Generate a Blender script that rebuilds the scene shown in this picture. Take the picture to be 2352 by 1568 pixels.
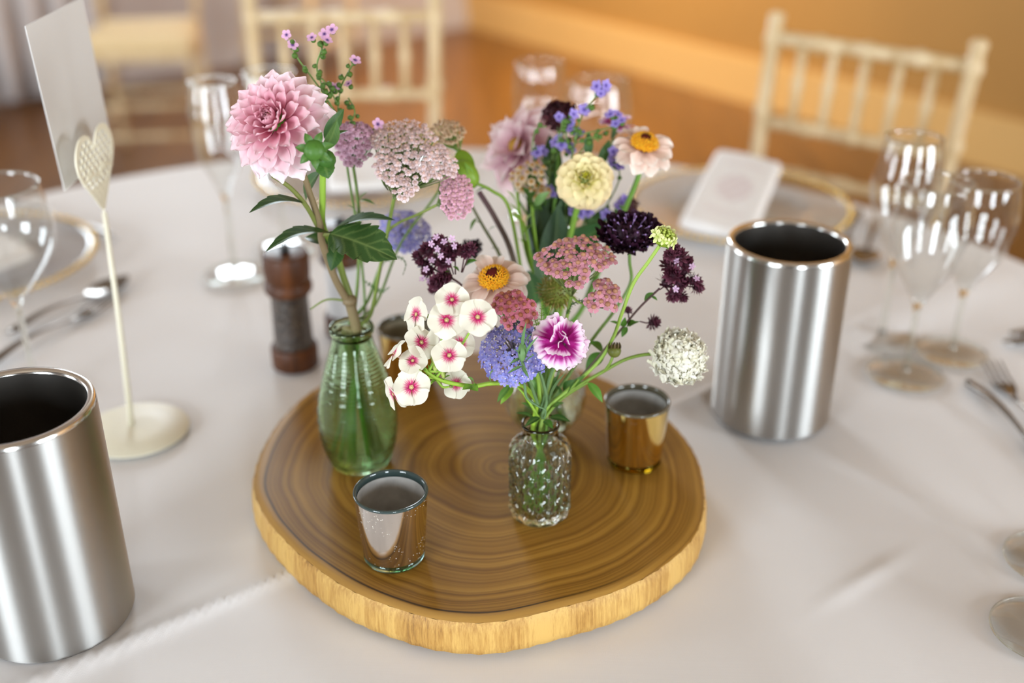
import bpy, math, random
from math import pi, sin, cos, tan, radians as R, atan2, sqrt, exp
from mathutils import Vector as V, Matrix as M4

random.seed(7)
scene = bpy.context.scene
COL = scene.collection
for o in list(bpy.data.objects): bpy.data.objects.remove(o)

# ------------------------------------------------------------------ camera
TZ = 0.75                              # table top height
FPX, TH, CH = 2600.0, R(27.22), 0.6095 # focal length in px, pitch down, height over the table
CAMP = V((0, 0, TZ + CH))
cam = bpy.data.cameras.new('camera'); camo = bpy.data.objects.new('camera', cam)
COL.objects.link(camo); scene.camera = camo
cam.sensor_width = 36; cam.lens = FPX / 2352 * 36
camo.location = CAMP; camo.rotation_euler = (pi / 2 - TH, 0, 0)
cam.dof.use_dof = True; cam.dof.focus_distance = 0.856; cam.dof.aperture_fstop = 2.2
cam.clip_start = 0.02; cam.clip_end = 200

# ------------------------------------------------------------------ world, light, exposure
scene.view_settings.view_transform = 'Standard'
scene.view_settings.look = 'None'
scene.view_settings.exposure = -0.70
scene.view_settings.gamma = 1
scene.view_settings.use_curve_mapping = False
cy = scene.cycles
cy.max_bounces = 12; cy.transmission_bounces = 12; cy.transparent_max_bounces = 32
cy.diffuse_bounces = 2; cy.glossy_bounces = 4
cy.use_adaptive_sampling = True; cy.adaptive_threshold = 0.1; cy.caustics_reflective = False
cy.blur_glossy = 1.0; cy.sample_clamp_indirect = 4
w = bpy.data.worlds.new('sky'); scene.world = w; w.use_nodes = True
w.node_tree.nodes['Background'].inputs[0].default_value = (0.75, 0.87, 1.0, 1)
w.node_tree.nodes['Background'].inputs[1].default_value = 1.0

# room frame: corner C0, a runs along the right wall, b along the left wall
C0 = V((-0.25, 6.6, 0)); AX = V((0.625, -0.7806, 0)); BX = V((-0.7806, -0.625, 0))
RA, RB, RH = 9.5, 8.0, 3.4
def room(a, b, z=0): return C0 + AX * a + BX * b + V((0, 0, z))
# window openings: wall, from, to, sill, head, watts, colour
DAY = (0.82, 0.92, 1.0)
WINDOWS = [('end', 0.5, 2.5, 0.6, 2.5, 500, DAY), ('end', 5.2, 6.1, 0.6, 2.5, 270, DAY),
           ('back', 1.2, 2.6, 0.6, 2.5, 260, DAY), ('back', 5.2, 6.8, 0.6, 2.5, 440, DAY),  # both back windows are unseen, added as fill light
           ('left', 0.9, 2.1, 1.5, 3.1, 260, DAY), ('left', 4.8, 6.4, 0.6, 2.5, 160, DAY)]
def win_frame(wall, s, z):
    if wall == 'end': return room(RA, s, z), -AX
    if wall == 'back': return room(s, RB, z), -BX
    return room(0, s, z), AX
for wl, s0, s1, z0, z1, watts, colr in WINDOWS:
    c, n = win_frame(wl, (s0 + s1) / 2, (z0 + z1) / 2)
    l = bpy.data.lights.new('window_and_fill_light', 'AREA'); l.shape = 'RECTANGLE'
    l.size = s1 - s0; l.size_y = z1 - z0; l.energy = watts; l.color = colr
    lo = bpy.data.objects.new('window_and_fill_light', l); COL.objects.link(lo)
    lo.location = c - n * 0.12
    lo.rotation_euler = (-n).to_track_quat('Z', 'Y').to_euler()

# ------------------------------------------------------------------ pixel rays (2352 x 1568)
FWD = V((0, cos(TH), -sin(TH))); UPC = V((0, sin(TH), cos(TH))); TOC = -FWD; RT = V((1, 0, 0))
def ray(px, py): return RT * ((px - 1176) / FPX) + UPC * (-(py - 784) / FPX) + FWD
def at(px, py, Y):
    d = ray(px, py); return CAMP + d * (Y / d.y)
def onz(px, py, z):
    d = ray(px, py); return CAMP + d * ((z - CAMP.z) / d.z)
def onplane(px, py, p0, n):
    d = ray(px, py); return CAMP + d * ((p0 - CAMP).dot(n) / d.dot(n))
def depth(p): return (p - CAMP).dot(FWD)
def size(px, p): return px * depth(p) / FPX
def camdir(r, u, t): return (RT * r + UPC * u + TOC * t).normalized()

# ------------------------------------------------------------------ colour and materials
def lin(c): c /= 255.0; return c / 12.92 if c <= 0.04045 else ((c + 0.055) / 1.055) ** 2.4
def C(r, g, b, k=1.0):
    k = 1 + (k - 1) * 0.15 if k > 1 else k
    return tuple(min(0.95, lin(v) * k) for v in (r, g, b))
def mix(a, b, t): t = max(0, min(1, t)); return tuple(x + (y - x) * t for x, y in zip(a, b))
def sst(a, b, x):
    t = max(0, min(1, (x - a) / (b - a))); return t * t * (3 - 2 * t)
MATS = {}
class NT:
    def __init__(s, name):
        s.m = bpy.data.materials.new(name); s.m.use_nodes = True; s.t = s.m.node_tree
        s.t.nodes.clear(); s.out = s.n('ShaderNodeOutputMaterial'); MATS[name] = s.m
    def n(s, typ, ins=None, **kw):
        nd = s.t.nodes.new(typ)
        for k, v in kw.items(): setattr(nd, k, v)
        for k, v in (ins or {}).items():
            if hasattr(v, 'is_output') or isinstance(v, bpy.types.NodeSocket): s.t.links.new(v, nd.inputs[k])
            else: nd.inputs[k].default_value = v
        return nd
    def surf(s, sock): s.t.links.new(sock, s.out.inputs['Surface'])
    def ramp(s, fac, stops, interp='LINEAR'):
        r = s.n('ShaderNodeValToRGB', {'Fac': fac}); cr = r.color_ramp; cr.interpolation = interp
        while len(cr.elements) < len(stops): cr.elements.new(0.5)
        for e, (p, c) in zip(cr.elements, stops): e.position = p; e.color = (*c, 1)
        return r.outputs['Color']
    def math(s, op, a, b=None, c=None):
        ins = {0: a}
        if b is not None: ins[1] = b
        if c is not None: ins[2] = c
        return s.n('ShaderNodeMath', ins, operation=op).outputs[0]
def col4(c): return (*c, 1)
def plain(name, c, rough=0.5, metal=0.0, spec=0.5, bump=0, bscale=200, var=0.0, **extra):
    t = NT(name)
    ins = {'Base Color': col4(c), 'Roughness': rough, 'Metallic': metal, 'Specular IOR Level': spec}
    ins.update(extra)
    b = t.n('ShaderNodeBsdfPrincipled', ins)
    if bump or var:
        tc = t.n('ShaderNodeTexCoord').outputs['Object']
        no = t.n('ShaderNodeTexNoise', {'Vector': tc, 'Scale': bscale, 'Detail': 3.0})
        if bump:
            bp = t.n('ShaderNodeBump', {'Height': no.outputs[0], 'Strength': bump, 'Distance': 0.001})
            t.t.links.new(bp.outputs[0], b.inputs['Normal'])
        if var:
            t.t.links.new(t.ramp(no.outputs[0], [(0.25, tuple(v * (1 - var) for v in c)), (0.75, tuple(min(1, v * (1 + var)) for v in c))]), b.inputs['Base Color'])
    t.surf(b.outputs[0]); return t.m
def colored(name, rough, transl, spec=0.3, bump=0.0, bscale=900):
    """colour comes from the mesh attribute Col (the thing's own colouring)"""
    t = NT(name)
    a = t.n('ShaderNodeVertexColor', layer_name='Col').outputs['Color']
    b = t.n('ShaderNodeBsdfPrincipled', {'Base Color': a, 'Roughness': rough, 'Specular IOR Level': spec})
    if bump:
        tc = t.n('ShaderNodeTexCoord').outputs['Object']
        no = t.n('ShaderNodeTexNoise', {'Vector': tc, 'Scale': bscale, 'Detail': 2.0})
        bp = t.n('ShaderNodeBump', {'Height': no.outputs[0], 'Strength': bump, 'Distance': 0.0006})
        t.t.links.new(bp.outputs[0], b.inputs['Normal'])
    tr = t.n('ShaderNodeBsdfTranslucent', {'Color': a})
    mx = t.n('ShaderNodeMixShader', {0: transl, 1: b.outputs[0], 2: tr.outputs[0]})
    t.surf(mx.outputs[0]); return t.m
colored('petal', 0.55, 0.28, 0.25)
colored('leaf', 0.42, 0.2, 0.35, 0.25, 700)
colored('stemgreen', 0.5, 0.0, 0.35, 0.2, 1500)
colored('centre', 0.7, 0.0, 0.2)

def thin_glass(name, tint, refl=1.0, rough=0.02):
    t = NT(name)
    ge = t.n('ShaderNodeNewGeometry')
    dt = t.n('ShaderNodeVectorMath', {0: ge.outputs['Normal'], 1: ge.outputs['Incoming']}, operation='DOT_PRODUCT').outputs['Value']
    f = t.math('POWER', t.math('SUBTRACT', 1.0, t.math('ABSOLUTE', dt)), 5.0)
    f = t.math('MULTIPLY_ADD', f, 0.9 * refl, 0.045 * refl)   # Schlick reflectance of a thin wall
    ed = t.math('POWER', t.math('SUBTRACT', 1.0, t.math('ABSOLUTE', dt)), 3.0)   # longer path through the wall near the outline
    cl = t.n('ShaderNodeMix', {0: ed, 6: col4(tint), 7: col4(tuple(v * 0.66 for v in tint))}, data_type='RGBA').outputs[2]
    tr = t.n('ShaderNodeBsdfTransparent', {'Color': cl})
    gl = t.n('ShaderNodeBsdfGlossy', {'Color': (1, 1, 1, 1), 'Roughness': rough})
    t.surf(t.n('ShaderNodeMixShader', {0: f, 1: tr.outputs[0], 2: gl.outputs[0]}).outputs[0]); return t.m
thin_glass('clear_thin_glass', (0.965, 0.975, 0.97), 1.8)
thin_glass('plate_glass', (0.93, 0.93, 0.93), 0.9, 0.08)
def glass(name, c, rough=0.0, ior=1.47):
    t = NT(name)
    b = t.n('ShaderNodeBsdfGlass', {'Color': col4(c), 'Roughness': rough, 'IOR': ior})
    t.surf(b.outputs[0]); return t.m
def soft_glass(name, c, thin, k, ior=1.47):
    t = NT(name); g = t.n('ShaderNodeBsdfGlass', {'Color': col4(c), 'Roughness': 0.0, 'IOR': ior}); tr = t.n('ShaderNodeBsdfTransparent', {'Color': col4(thin)})
    t.surf(t.n('ShaderNodeMixShader', {0: k, 1: g.outputs[0], 2: tr.outputs[0]}).outputs[0])
soft_glass('green_glass', (0.87, 0.975, 0.85), (0.86, 0.97, 0.84), 0.05)
soft_glass('water', (0.93, 0.98, 0.90), (0.95, 0.985, 0.93), 0.4, 1.33)
glass('pressed_glass', (0.97, 0.98, 0.96))
glass('base_glass', (0.75, 0.86, 0.84)); glass('amber_base_glass', (0.52, 0.42, 0.10))

# ------------------------------------------------------------------ mesh building
class MB:
    def __init__(s): s.v = []; s.f = []; s.c = []
    def add(s, verts, faces, cols=None):
        o = len(s.v); s.v += [tuple(p) for p in verts]; s.f += [tuple(i + o for i in f) for f in faces]
        if cols is None: cols = [(0.5, 0.5, 0.5)] * len(verts)
        elif isinstance(cols, tuple): cols = [cols] * len(verts)
        s.c += cols
    def grid(s, rows, cols=None, closed=False):
        """rows: list of equally long rows of points"""
        n = len(rows[0]); vs = [p for r in rows for p in r]; fs = []
        for i in range(len(rows) - 1):
            for j in range(n if closed else n - 1):
                k = (j + 1) % n
                fs.append((i * n + j, i * n + k, (i + 1) * n + k, (i + 1) * n + j))
        s.add(vs, fs, [c for r in cols for c in r] if isinstance(cols, list) else cols)
    def lathe(s, prof, n=32, c=(0, 0, 0), cols=None, rfun=None):
        rows = []
        for (r, z) in prof:
            row = []
            for j in range(n):
                a = 2 * pi * j / n; q = rfun(r, z, a) if rfun else r
                row.append((c[0] + q * cos(a), c[1] + q * sin(a), c[2] + z))
            rows.append(row)
        s.grid(rows, cols, True)
    def tube(s, pts, rad, n=8, col=(0.5, 0.5, 0.5), cap=True):
        pts = [V(p) for p in pts]; m = len(pts)
        if not hasattr(rad, '__len__'): rad = [rad] * m
        rows = []; cs = []; prev = None
        for i, p in enumerate(pts):
            t = (pts[min(i + 1, m - 1)] - pts[max(i - 1, 0)])
            t = t.normalized() if t.length > 1e-9 else V((0, 0, 1))
            if prev is None:
                prev = t.cross(V((0.3, 0.5, 0.81)))
                if prev.length < 0.1: prev = t.cross(V((1, 0, 0)))
            u = (prev - t * prev.dot(t)).normalized(); prev = u; w = t.cross(u)
            rows.append([p + (u * cos(2 * pi * j / n) + w * sin(2 * pi * j / n)) * rad[i] for j in range(n)])
            cs.append([(col[i] if isinstance(col, list) else col)] * n)
        s.grid(rows, cs, True)
        if cap:
            b = len(s.v) - m * n
            s.f.append(tuple(b + j for j in reversed(range(n)))); s.f.append(tuple(b + (m - 1) * n + j for j in range(n)))
    def box(s, c, ex, ey, ez, col=(0.5, 0.5, 0.5)):
        """centre and three half-extent vectors"""
        c = V(c); ex, ey, ez = V(ex), V(ey), V(ez)
        vs = [c + ex * i + ey * j + ez * k for i in (-1, 1) for j in (-1, 1) for k in (-1, 1)]
        s.add(vs, [(0, 1, 3, 2), (4, 6, 7, 5), (0, 4, 5, 1), (2, 3, 7, 6), (0, 2, 6, 4), (1, 5, 7, 3)], col)
    def ball(s, c, r, n=8, m=6, col=(0.5, 0.5, 0.5), sz=1.0, ax=None):
        c = V(c); F = basis(ax) if ax is not None else M4.Identity(3)
        rows = []
        for i in range(m + 1):
            a = pi * i / m
            rows.append([c + F @ V((r * sin(a) * cos(2 * pi * j / n), r * sin(a) * sin(2 * pi * j / n), -r * sz * cos(a))) for j in range(n)])
        s.grid(rows, [[col] * n] * (m + 1), True)
    def mesh(s, name, mat, smooth=True):
        me = bpy.data.meshes.new(name); me.from_pydata(s.v, [], s.f); me.update()
        ca = me.color_attributes.new('Col', 'FLOAT_COLOR', 'POINT')
        ca.data.foreach_set('color', [x for c in s.c for x in (c[0], c[1], c[2], 1.0)])
        if smooth: me.polygons.foreach_set('use_smooth', [True] * len(me.polygons))
        for mm in (mat if isinstance(mat, (list, tuple)) else [mat]): me.materials.append(MATS[mm])
        return me
def basis(n, up=None):
    """3x3 whose Z is n, Y as close to up as can be"""
    n = V(n).normalized(); up = V(up) if up is not None else V((0, 0, 1))
    if abs(n.dot(up.normalized())) > 0.97: up = V((0, 1, 0))
    x = up.cross(n).normalized(); y = n.cross(x)
    return M4((x, y, n)).transposed()
def spline(pts, k=6):
    pts = [V(p) for p in pts]; out = []
    for i in range(len(pts) - 1):
        p0, p1, p2, p3 = pts[max(i - 1, 0)], pts[i], pts[i + 1], pts[min(i + 2, len(pts) - 1)]
        for j in range(k):
            t = j / k
            out.append(0.5 * ((2 * p1) + (p2 - p0) * t + (2 * p0 - 5 * p1 + 4 * p2 - p3) * t * t + (3 * p1 - p0 - 3 * p2 + p3) * t ** 3))
    out.append(pts[-1]); return out

WM = {}
def thing(name, label, cat, loc, group=None):
    o = bpy.data.objects.new(name, None); o.empty_display_size = 0.02; COL.objects.link(o)
    o.location = loc; o['label'] = label; o['category'] = cat
    if group: o['group'] = group
    WM[o.name] = M4.Translation(V(loc)); return o
def part(name, mesh, parent, mw=None):
    """mesh given in world space (mw None) or in its own space with world matrix mw"""
    o = bpy.data.objects.new(name, mesh); COL.objects.link(o)
    mw = mw or M4.Identity(4); WM[o.name] = mw
    o.parent = parent; o.matrix_basis = WM[parent.name].inverted() @ mw
    return o
def struct(name, mb, mat, smooth=False, label=None):
    o = bpy.data.objects.new(name, mb.mesh(name, mat, smooth)); COL.objects.link(o)
    o['kind'] = 'structure'; WM[o.name] = M4.Identity(4)
    if label: o['label'] = label
    return o
def recentre(me, p):
    me.transform(M4.Translation(-V(p))); return me
def wpart(name, mb, mat, parent, smooth=True):
    """a part from world-space geometry, stored relative to its parent's base"""
    base = WM[parent.name]
    me = mb.mesh(name, mat, smooth); me.transform(base.inverted())
    o = bpy.data.objects.new(name, me); COL.objects.link(o); o.parent = parent; WM[o.name] = base.copy()
    return o
#==MAIN==
# ================================================================== room shell
t = NT('floor_wood')
tc = t.n('ShaderNodeTexCoord').outputs['Object']
mp = t.n('ShaderNodeMapping', {'Vector': tc, 'Rotation': (0, 0, R(51.3)), 'Scale': (8.0, 0.7, 1)}).outputs[0]
no = t.n('ShaderNodeTexNoise', {'Vector': mp, 'Scale': 1.5, 'Detail': 5.0}).outputs[0]
b = t.n('ShaderNodeBsdfPrincipled', {'Base Color': t.ramp(no, [(0.25, C(92, 56, 18)), (0.75, C(126, 80, 26))]), 'Roughness': 0.33, 'Specular IOR Level': 0.5})
t.surf(b.outputs[0])
plain('ochre_wall', C(170, 122, 56), 0.6, var=0.05, bscale=2)
plain('grey_wall', C(196, 180, 172), 0.8)
plain('white_paint', C(238, 234, 228), 0.6)
plain('tan_wall', C(112, 98, 84), 0.8)
plain('curtain_cloth', C(226, 216, 212), 0.85)
plain('ceiling_paint', C(168, 150, 130), 0.9)

def slab(a0, a1, b0, b1, z0, z1):
    m = MB(); c = room((a0 + a1) / 2, (b0 + b1) / 2, (z0 + z1) / 2)
    m.box(c, AX * ((a1 - a0) / 2), BX * ((b1 - b0) / 2), V((0, 0, (z1 - z0) / 2))); return m
struct('floor', slab(-0.3, RA + 0.3, -0.3, RB + 0.3, -0.1, 0), 'floor_wood')
struct('ceiling', slab(-0.3, RA + 0.3, -0.3, RB + 0.3, RH, RH + 0.1), 'ceiling_paint')
def wall(name, which, mat):
    L = {'end': RB, 'back': RA, 'left': RB, 'right': RA}[which]
    ops = sorted([(x[1], x[2], x[3], x[4]) for x in WINDOWS if x[0] == which])
    m = MB()
    def seg(s0, s1, z0, z1):
        if s1 - s0 < 1e-4 or z1 - z0 < 1e-4: return
        if which == 'end': q = slab(RA, RA + 0.1, s0, s1, z0, z1)
        elif which == 'back': q = slab(s0, s1, RB, RB + 0.1, z0, z1)
        elif which == 'left': q = slab(-0.1, 0, s0, s1, z0, z1)
        else: q = slab(s0, s1, -0.1, 0, z0, z1)
        m.add(q.v, q.f)
    s = -0.1
    for (a, bb, z0, z1) in ops:
        seg(s, a, 0, RH); seg(a, bb, 0, z0); seg(a, bb, z1, RH); s = bb
    seg(s, L + 0.1, 0, RH)
    return struct(name, m, mat)
wall('wall_right', 'right', 'ochre_wall'); wall('wall_left', 'left', 'grey_wall')
wall('wall_end', 'end', 'tan_wall'); wall('wall_back', 'back', 'tan_wall')
# skirting along the two walls in view
plain('cream_paint', C(212, 166, 100), 0.5)
m = slab(0, RA, 0, 0.02, 0, 0.2); struct('baseboard_right', m, 'cream_paint')
m = slab(0, 0.02, 0.02, RB, 0, 0.11); struct('baseboard_left', m, 'grey_wall')
# frames of all windows, the added back pair too: outer bars and mullions
for i, (wl, s0, s1, z0, z1, wt, cc) in enumerate(WINDOWS):
    m = MB(); k = 3 if s1 - s0 > 1.5 else 2
    c0, n = win_frame(wl, s0, z0); c1, _ = win_frame(wl, s1, z0); along = (c1 - c0).normalized()
    for j in range(k + 1):
        s = s0 + (s1 - s0) * j / k; c, _ = win_frame(wl, s, (z0 + z1) / 2)
        m.box(c - n * 0.05, along * 0.03, n * 0.03, V((0, 0, (z1 - z0) / 2)))
    for zz in (z0, z0 + (z1 - z0) * 0.62, z1):
        c, _ = win_frame(wl, (s0 + s1) / 2, zz); m.box(c - n * 0.05, along * ((s1 - s0) / 2), n * 0.03, V((0, 0, 0.03)))
    struct('window_%d' % (i + 1), m, 'white_paint')
# pleated curtains hanging on the left wall
def curtain(b0, b1, label):
    m = MB(); rows = []
    for k in range(13):
        z = 0.03 + (2.95 - 0.03) * k / 12; row = []
        for j in range(81):
            u = j / 80; bb = b0 + (b1 - b0) * u
            row.append(room(0.10 + 0.045 * sin(u * (b1 - b0) / 0.13 * 2 * pi + 0.6 * sin(3 * u)) * (1.1 - 0.2 * k / 12), bb, z))
        rows.append(row)
    m.grid(rows)
    base = room(0.1, (b0 + b1) / 2, 0.03)
    me = recentre(m.mesh('curtain', 'curtain_cloth'), base)
    o = bpy.data.objects.new('curtain', me); COL.objects.link(o); o.location = base
    o['label'] = label; o['category'] = 'curtain'; o['group'] = 'pale curtains on the left wall'
    md = o.modifiers.new('thickness', 'SOLIDIFY'); md.thickness = 0.004
curtain(2.15, 2.6, 'pale pleated curtain on the far wall behind the middle chair')
curtain(2.75, 4.5, 'wide pale pleated curtain at the upper left behind the blank card')

# unseen warm spots, added overhead to brighten the ochre wall and floor
plain('lamp_metal', (0.6, 0.6, 0.6), 0.3, 1.0)
def added_spot(a, b, ta, tb, tz, watts, label, colr=(1.0, 0.60, 0.20), cone=74):
    p = room(a, b, RH); o = thing('added_spotlight', label, 'lamp', p, 'added spotlights')
    m = MB(); m.lathe([(0, 0), (0.05, 0), (0.05, -0.02), (0.012, -0.025), (0.012, -0.06), (0, -0.06)], 20, p); wpart('mount', m, 'lamp_metal', o)
    m = MB(); m.lathe([(0, -0.055), (0.045, -0.06), (0.05, -0.16), (0.044, -0.16), (0.04, -0.075), (0, -0.07)], 20, p); wpart('shade', m, 'lamp_metal', o)
    l = bpy.data.lights.new('added_spotlight_bulb', 'SPOT'); l.energy = watts; l.color = colr; l.spot_size = R(cone); l.spot_blend = 0.9; l.shadow_soft_size = 0.03
    lo = bpy.data.objects.new('added_spotlight_bulb', l); COL.objects.link(lo); lo.parent = o; lo.location = (0, 0, -0.17)
    d = room(ta, tb, tz) - (p + V((0, 0, -0.17))); lo.rotation_euler = d.to_track_quat('-Z', 'Y').to_euler()
added_spot(1.5, 1.3, 1.2, 0.1, 0.2, 720, 'added unseen spotlight on the wall near the far corner', (1.0, 0.80, 0.52))
added_spot(1.7, 1.4, 1.5, 0.95, 0.0, 300, 'added unseen spotlight brightening the floor by the right wall', (1.0, 0.70, 0.34), 56)

# ================================================================== table and cloth
TC = V((-0.13, 1.015, TZ)); TR = 0.925
t = NT('tablecloth')
tc = t.n('ShaderNodeTexCoord').outputs['Object']
wv1 = t.n('ShaderNodeTexWave', {'Vector': tc, 'Scale': 420.0}, bands_direction='X').outputs[1]
wv2 = t.n('ShaderNodeTexWave', {'Vector': tc, 'Scale': 420.0}, bands_direction='Y').outputs[1]
wsum = t.math('ADD', wv1, wv2)
bp = t.n('ShaderNodeBump', {'Height': wsum, 'Strength': 0.12, 'Distance': 0.0004})
b = t.n('ShaderNodeBsdfPrincipled', {'Base Color': col4(C(240, 236, 235)), 'Roughness': 0.75, 'Specular IOR Level': 0.25, 'Normal': bp.outputs[0], 'Sheen Weight': 0.15})
t.surf(b.outputs[0])
plain('table_wood', C(120, 90, 60), 0.5)
# ironed fold running across the cloth, and softer wrinkles
KP, KD = V((-0.195, 0.752)), V((0.793, 0.609)); KN = V((-KD.y, KD.x))
def cloth_h(x, y):
    q = V((x, y)) - KP; d = q.dot(KN); s = q.dot(KD)
    h = 0.0056 * exp(-abs(d) / 0.0055) + 0.0040 * exp(-((d - 0.02) / 0.05) ** 2)
    h += 0.009 * exp(-((d + 0.02) / 0.03) ** 2) * sst(0.55, 0.85, s)
    d2 = q.dot(KD) - 0.52; h += 0.0022 * exp(-abs(d2) / 0.014)
    h += 0.0014 * sin(7 * x + 3 * sin(4 * y)) * sin(6.3 * y + 1.3) + 0.0008 * sin(23 * x - 11 * y) * sin(9 * y + 4 * x)
    # short wrinkle near the right front
    qx, qy = x - 0.295, y - 0.755; h += 0.003 * exp(-((qx * 0.6 - qy * 0.8) / 0.006) ** 2 - ((qx * 0.8 + qy * 0.6) / 0.045) ** 2)
    return h
FLAT = []   # (x, y, r) where something stands and the cloth lies flat
def build_table():
    o = thing('dining_table', 'large round banquet table under the white cloth', 'table', (TC.x, TC.y, 0))
    m = MB(); m.lathe([(0, 0.715), (0.914, 0.715), (0.914, 0.738), (0, 0.738)], 64, (TC.x, TC.y, 0)); wpart('tabletop', m, 'table_wood', o, False)
    for k in range(4):
        a = pi / 4 + k * pi / 2; m = MB(); c = V((TC.x + 0.6 * cos(a), TC.y + 0.6 * sin(a), 0))
        m.tube([c, c + V((0, 0, 0.72))], 0.02, 10); wpart('leg', m, 'lamp_metal', o)
    m = MB(); rows = []; n = 360; rr = [0.0005] + [TR * i / 150 for i in range(1, 151)]
    for r in rr:
        rows.append([(TC.x + r * cos(2 * pi * j / n), TC.y + r * sin(2 * pi * j / n), TZ - 0.004 + cloth_h(TC.x + r * cos(2 * pi * j / n), TC.y + r * sin(2 * pi * j / n)) * (1 - sst(0.85, 1, r / TR))) for j in range(n)])
    for (dr, z) in ((0.004, 0.7445), (0.007, 0.738), (0.010, 0.71), (0.013, 0.66), (0.016, 0.60), (0.018, 0.545)):
        rows.append([(TC.x + (TR + dr + 0.6 * (0.738 - min(z, 0.738)) * 0.06 * (1 + sin(18 * 2 * pi * j / n + sin(5 * 2 * pi * j / n)))) * cos(2 * pi * j / n),
                      TC.y + (TR + dr + 0.6 * (0.738 - min(z, 0.738)) * 0.06 * (1 + sin(18 * 2 * pi * j / n + sin(5 * 2 * pi * j / n)))) * sin(2 * pi * j / n), z) for j in range(n)])
    m.grid(rows, None, True)
    me = recentre(m.mesh('tablecloth', 'tablecloth'), (TC.x, TC.y, TZ))
    c = bpy.data.objects.new('tablecloth', me); COL.objects.link(c); c.location = TC
    c['label'] = 'white linen cloth with ironed fold covering the round table'; c['category'] = 'tablecloth'
build_table()

# ================================================================== chiavari chairs
t = NT('limewash_wood')
tc = t.n('ShaderNodeTexCoord').outputs['Object']
mp = t.n('ShaderNodeMapping', {'Vector': tc, 'Scale': (60, 60, 8)}).outputs[0]
no = t.n('ShaderNodeTexNoise', {'Vector': mp, 'Scale': 1.0, 'Detail': 4.0}).outputs[0]
b = t.n('ShaderNodeBsdfPrincipled', {'Base Color': t.ramp(no, [(0.3, C(196, 164, 118)), (0.7, C(228, 204, 164))]), 'Roughness': 0.45})
t.surf(b.outputs[0])
plain('seat_fabric', C(224, 196, 148), 0.8, bump=0.2, bscale=400)
def bamboo(p, q, r, rings=(), n=10):
    """turned rod with raised rings at the given fractions"""
    p, q = V(p), V(q); ks = [(0, r), (1, r)]
    L = (q - p).length
    for f in rings:
        e = 0.006 / L
        ks += [(f - 2 * e, r), (f - e, r * 1.28), (f + e, r * 1.28), (f + 2 * e, r)]
    ks.sort(); m = MB(); m.tube([p.lerp(q, f) for f, _ in ks], [x for _, x in ks], n); return m
def chair_meshes():
    D = []; wt = 0.182; wb = 0.17; yb = 0.20; yt = 0.27
    def bk(s, z):     # back post curve: splayed and raked
        u = (z - 0.45) / 0.47
        return V((s * (wb + (wt - wb) * max(u, 0)), yb + (yt - yb) * max(u, 0) - 0.05 * max(-u, 0) * -1, z))
    for s in (-1, 1):
        m = bamboo(bk(s, 0.0), bk(s, 0.46), 0.014, (0.3, 0.62)); D.append(('leg', m))
        m = bamboo(bk(s, 0.46), bk(s, 0.935), 0.0135, (0.2, 0.44, 0.66, 0.93)); m.ball(bk(s, 0.94), 0.0155, 10, 6, sz=0.7); D.append(('back_post', m))
        m = bamboo((s * 0.195, -0.19, 0), (s * 0.19, -0.185, 0.44), 0.014, (0.3, 0.62)); D.append(('leg', m))
    for z, r in ((0.905, 0.0125), (0.755, 0.0115), (0.668, 0.0115)):
        D.append(('back_rail', bamboo(bk(-1, z), bk(1, z), r, (0.25, 0.5, 0.75))))
    for k in range(5):
        f = (k + 1) / 6
        D.append(('spindle', bamboo(bk(-1, 0.755).lerp(bk(1, 0.755), f), bk(-1, 0.905).lerp(bk(1, 0.905), f), 0.0085, (0.5,))))
    for z in (0.16, 0.27):
        for s in (-1, 1): D.append(('stretcher', bamboo((s * 0.193, -0.187, z), bk(s, z), 0.009, (0.5,))))
        D.append(('stretcher', bamboo((-0.193, -0.187, z), (0.193, -0.187, z), 0.009, (0.33, 0.66))))
    D.append(('stretcher', bamboo(bk(-1, 0.22), bk(1, 0.22), 0.009, (0.33, 0.66))))
    m = MB()
    def rrect(w0, w1, y0, y1, z, r=0.03, n=5):
        out = []
        for (cx, cy_, a0) in ((w1 - r, y1 - r, 0), (-w1 + r, y1 - r, 90), (-w0 + r, y0 + r, 180), (w0 - r, y0 + r, 270)):
            for k in range(n + 1): a = R(a0 + 90 * k / n); out.append((cx + r * cos(a), cy_ + r * sin(a), z))
        return out
    rows = [rrect(0.205, 0.185, -0.205, 0.21, 0.425), rrect(0.207, 0.187, -0.207, 0.212, 0.432), rrect(0.207, 0.187, -0.207, 0.212, 0.452), rrect(0.2, 0.18, -0.2, 0.205, 0.458)]
    m.grid(rows, None, True); nn = len(rows[0]); m.f.append(tuple(range(nn - 1, -1, -1))); m.f.append(tuple(range(3 * nn, 4 * nn))); D.append(('seat_frame', m))
    m = MB(); rows = [rrect(0.198, 0.178, -0.198, 0.2, 0.457), rrect(0.203, 0.183, -0.203, 0.205, 0.468), rrect(0.203, 0.183, -0.203, 0.205, 0.485), rrect(0.185, 0.165, -0.185, 0.188, 0.499), rrect(0.1, 0.09, -0.1, 0.1, 0.503)]
    m.grid(rows, None, True); m.f.append(tuple(range(4 * nn, 5 * nn))); D.append(('seat_cushion', m))
    return [(n_, mm.mesh(n_, 'seat_fabric' if n_ == 'seat_cushion' else 'limewash_wood')) for n_, mm in D]
CHAIR = chair_meshes()
def chair(x, y, face, label):
    """face: direction the sitter looks"""
    rz = atan2(face[1], face[0]) + pi / 2
    o = thing('chiavari_chair', label, 'chair', (x, y, 0), 'limewash chiavari chairs')
    o.rotation_euler = (0, 0, rz); mw = M4.Translation((x, y, 0)) @ M4.Rotation(rz, 4, 'Z'); WM[o.name] = mw
    for n_, me in CHAIR:
        p = bpy.data.objects.new(n_, me); COL.objects.link(p); p.parent = o; WM[p.name] = mw
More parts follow.
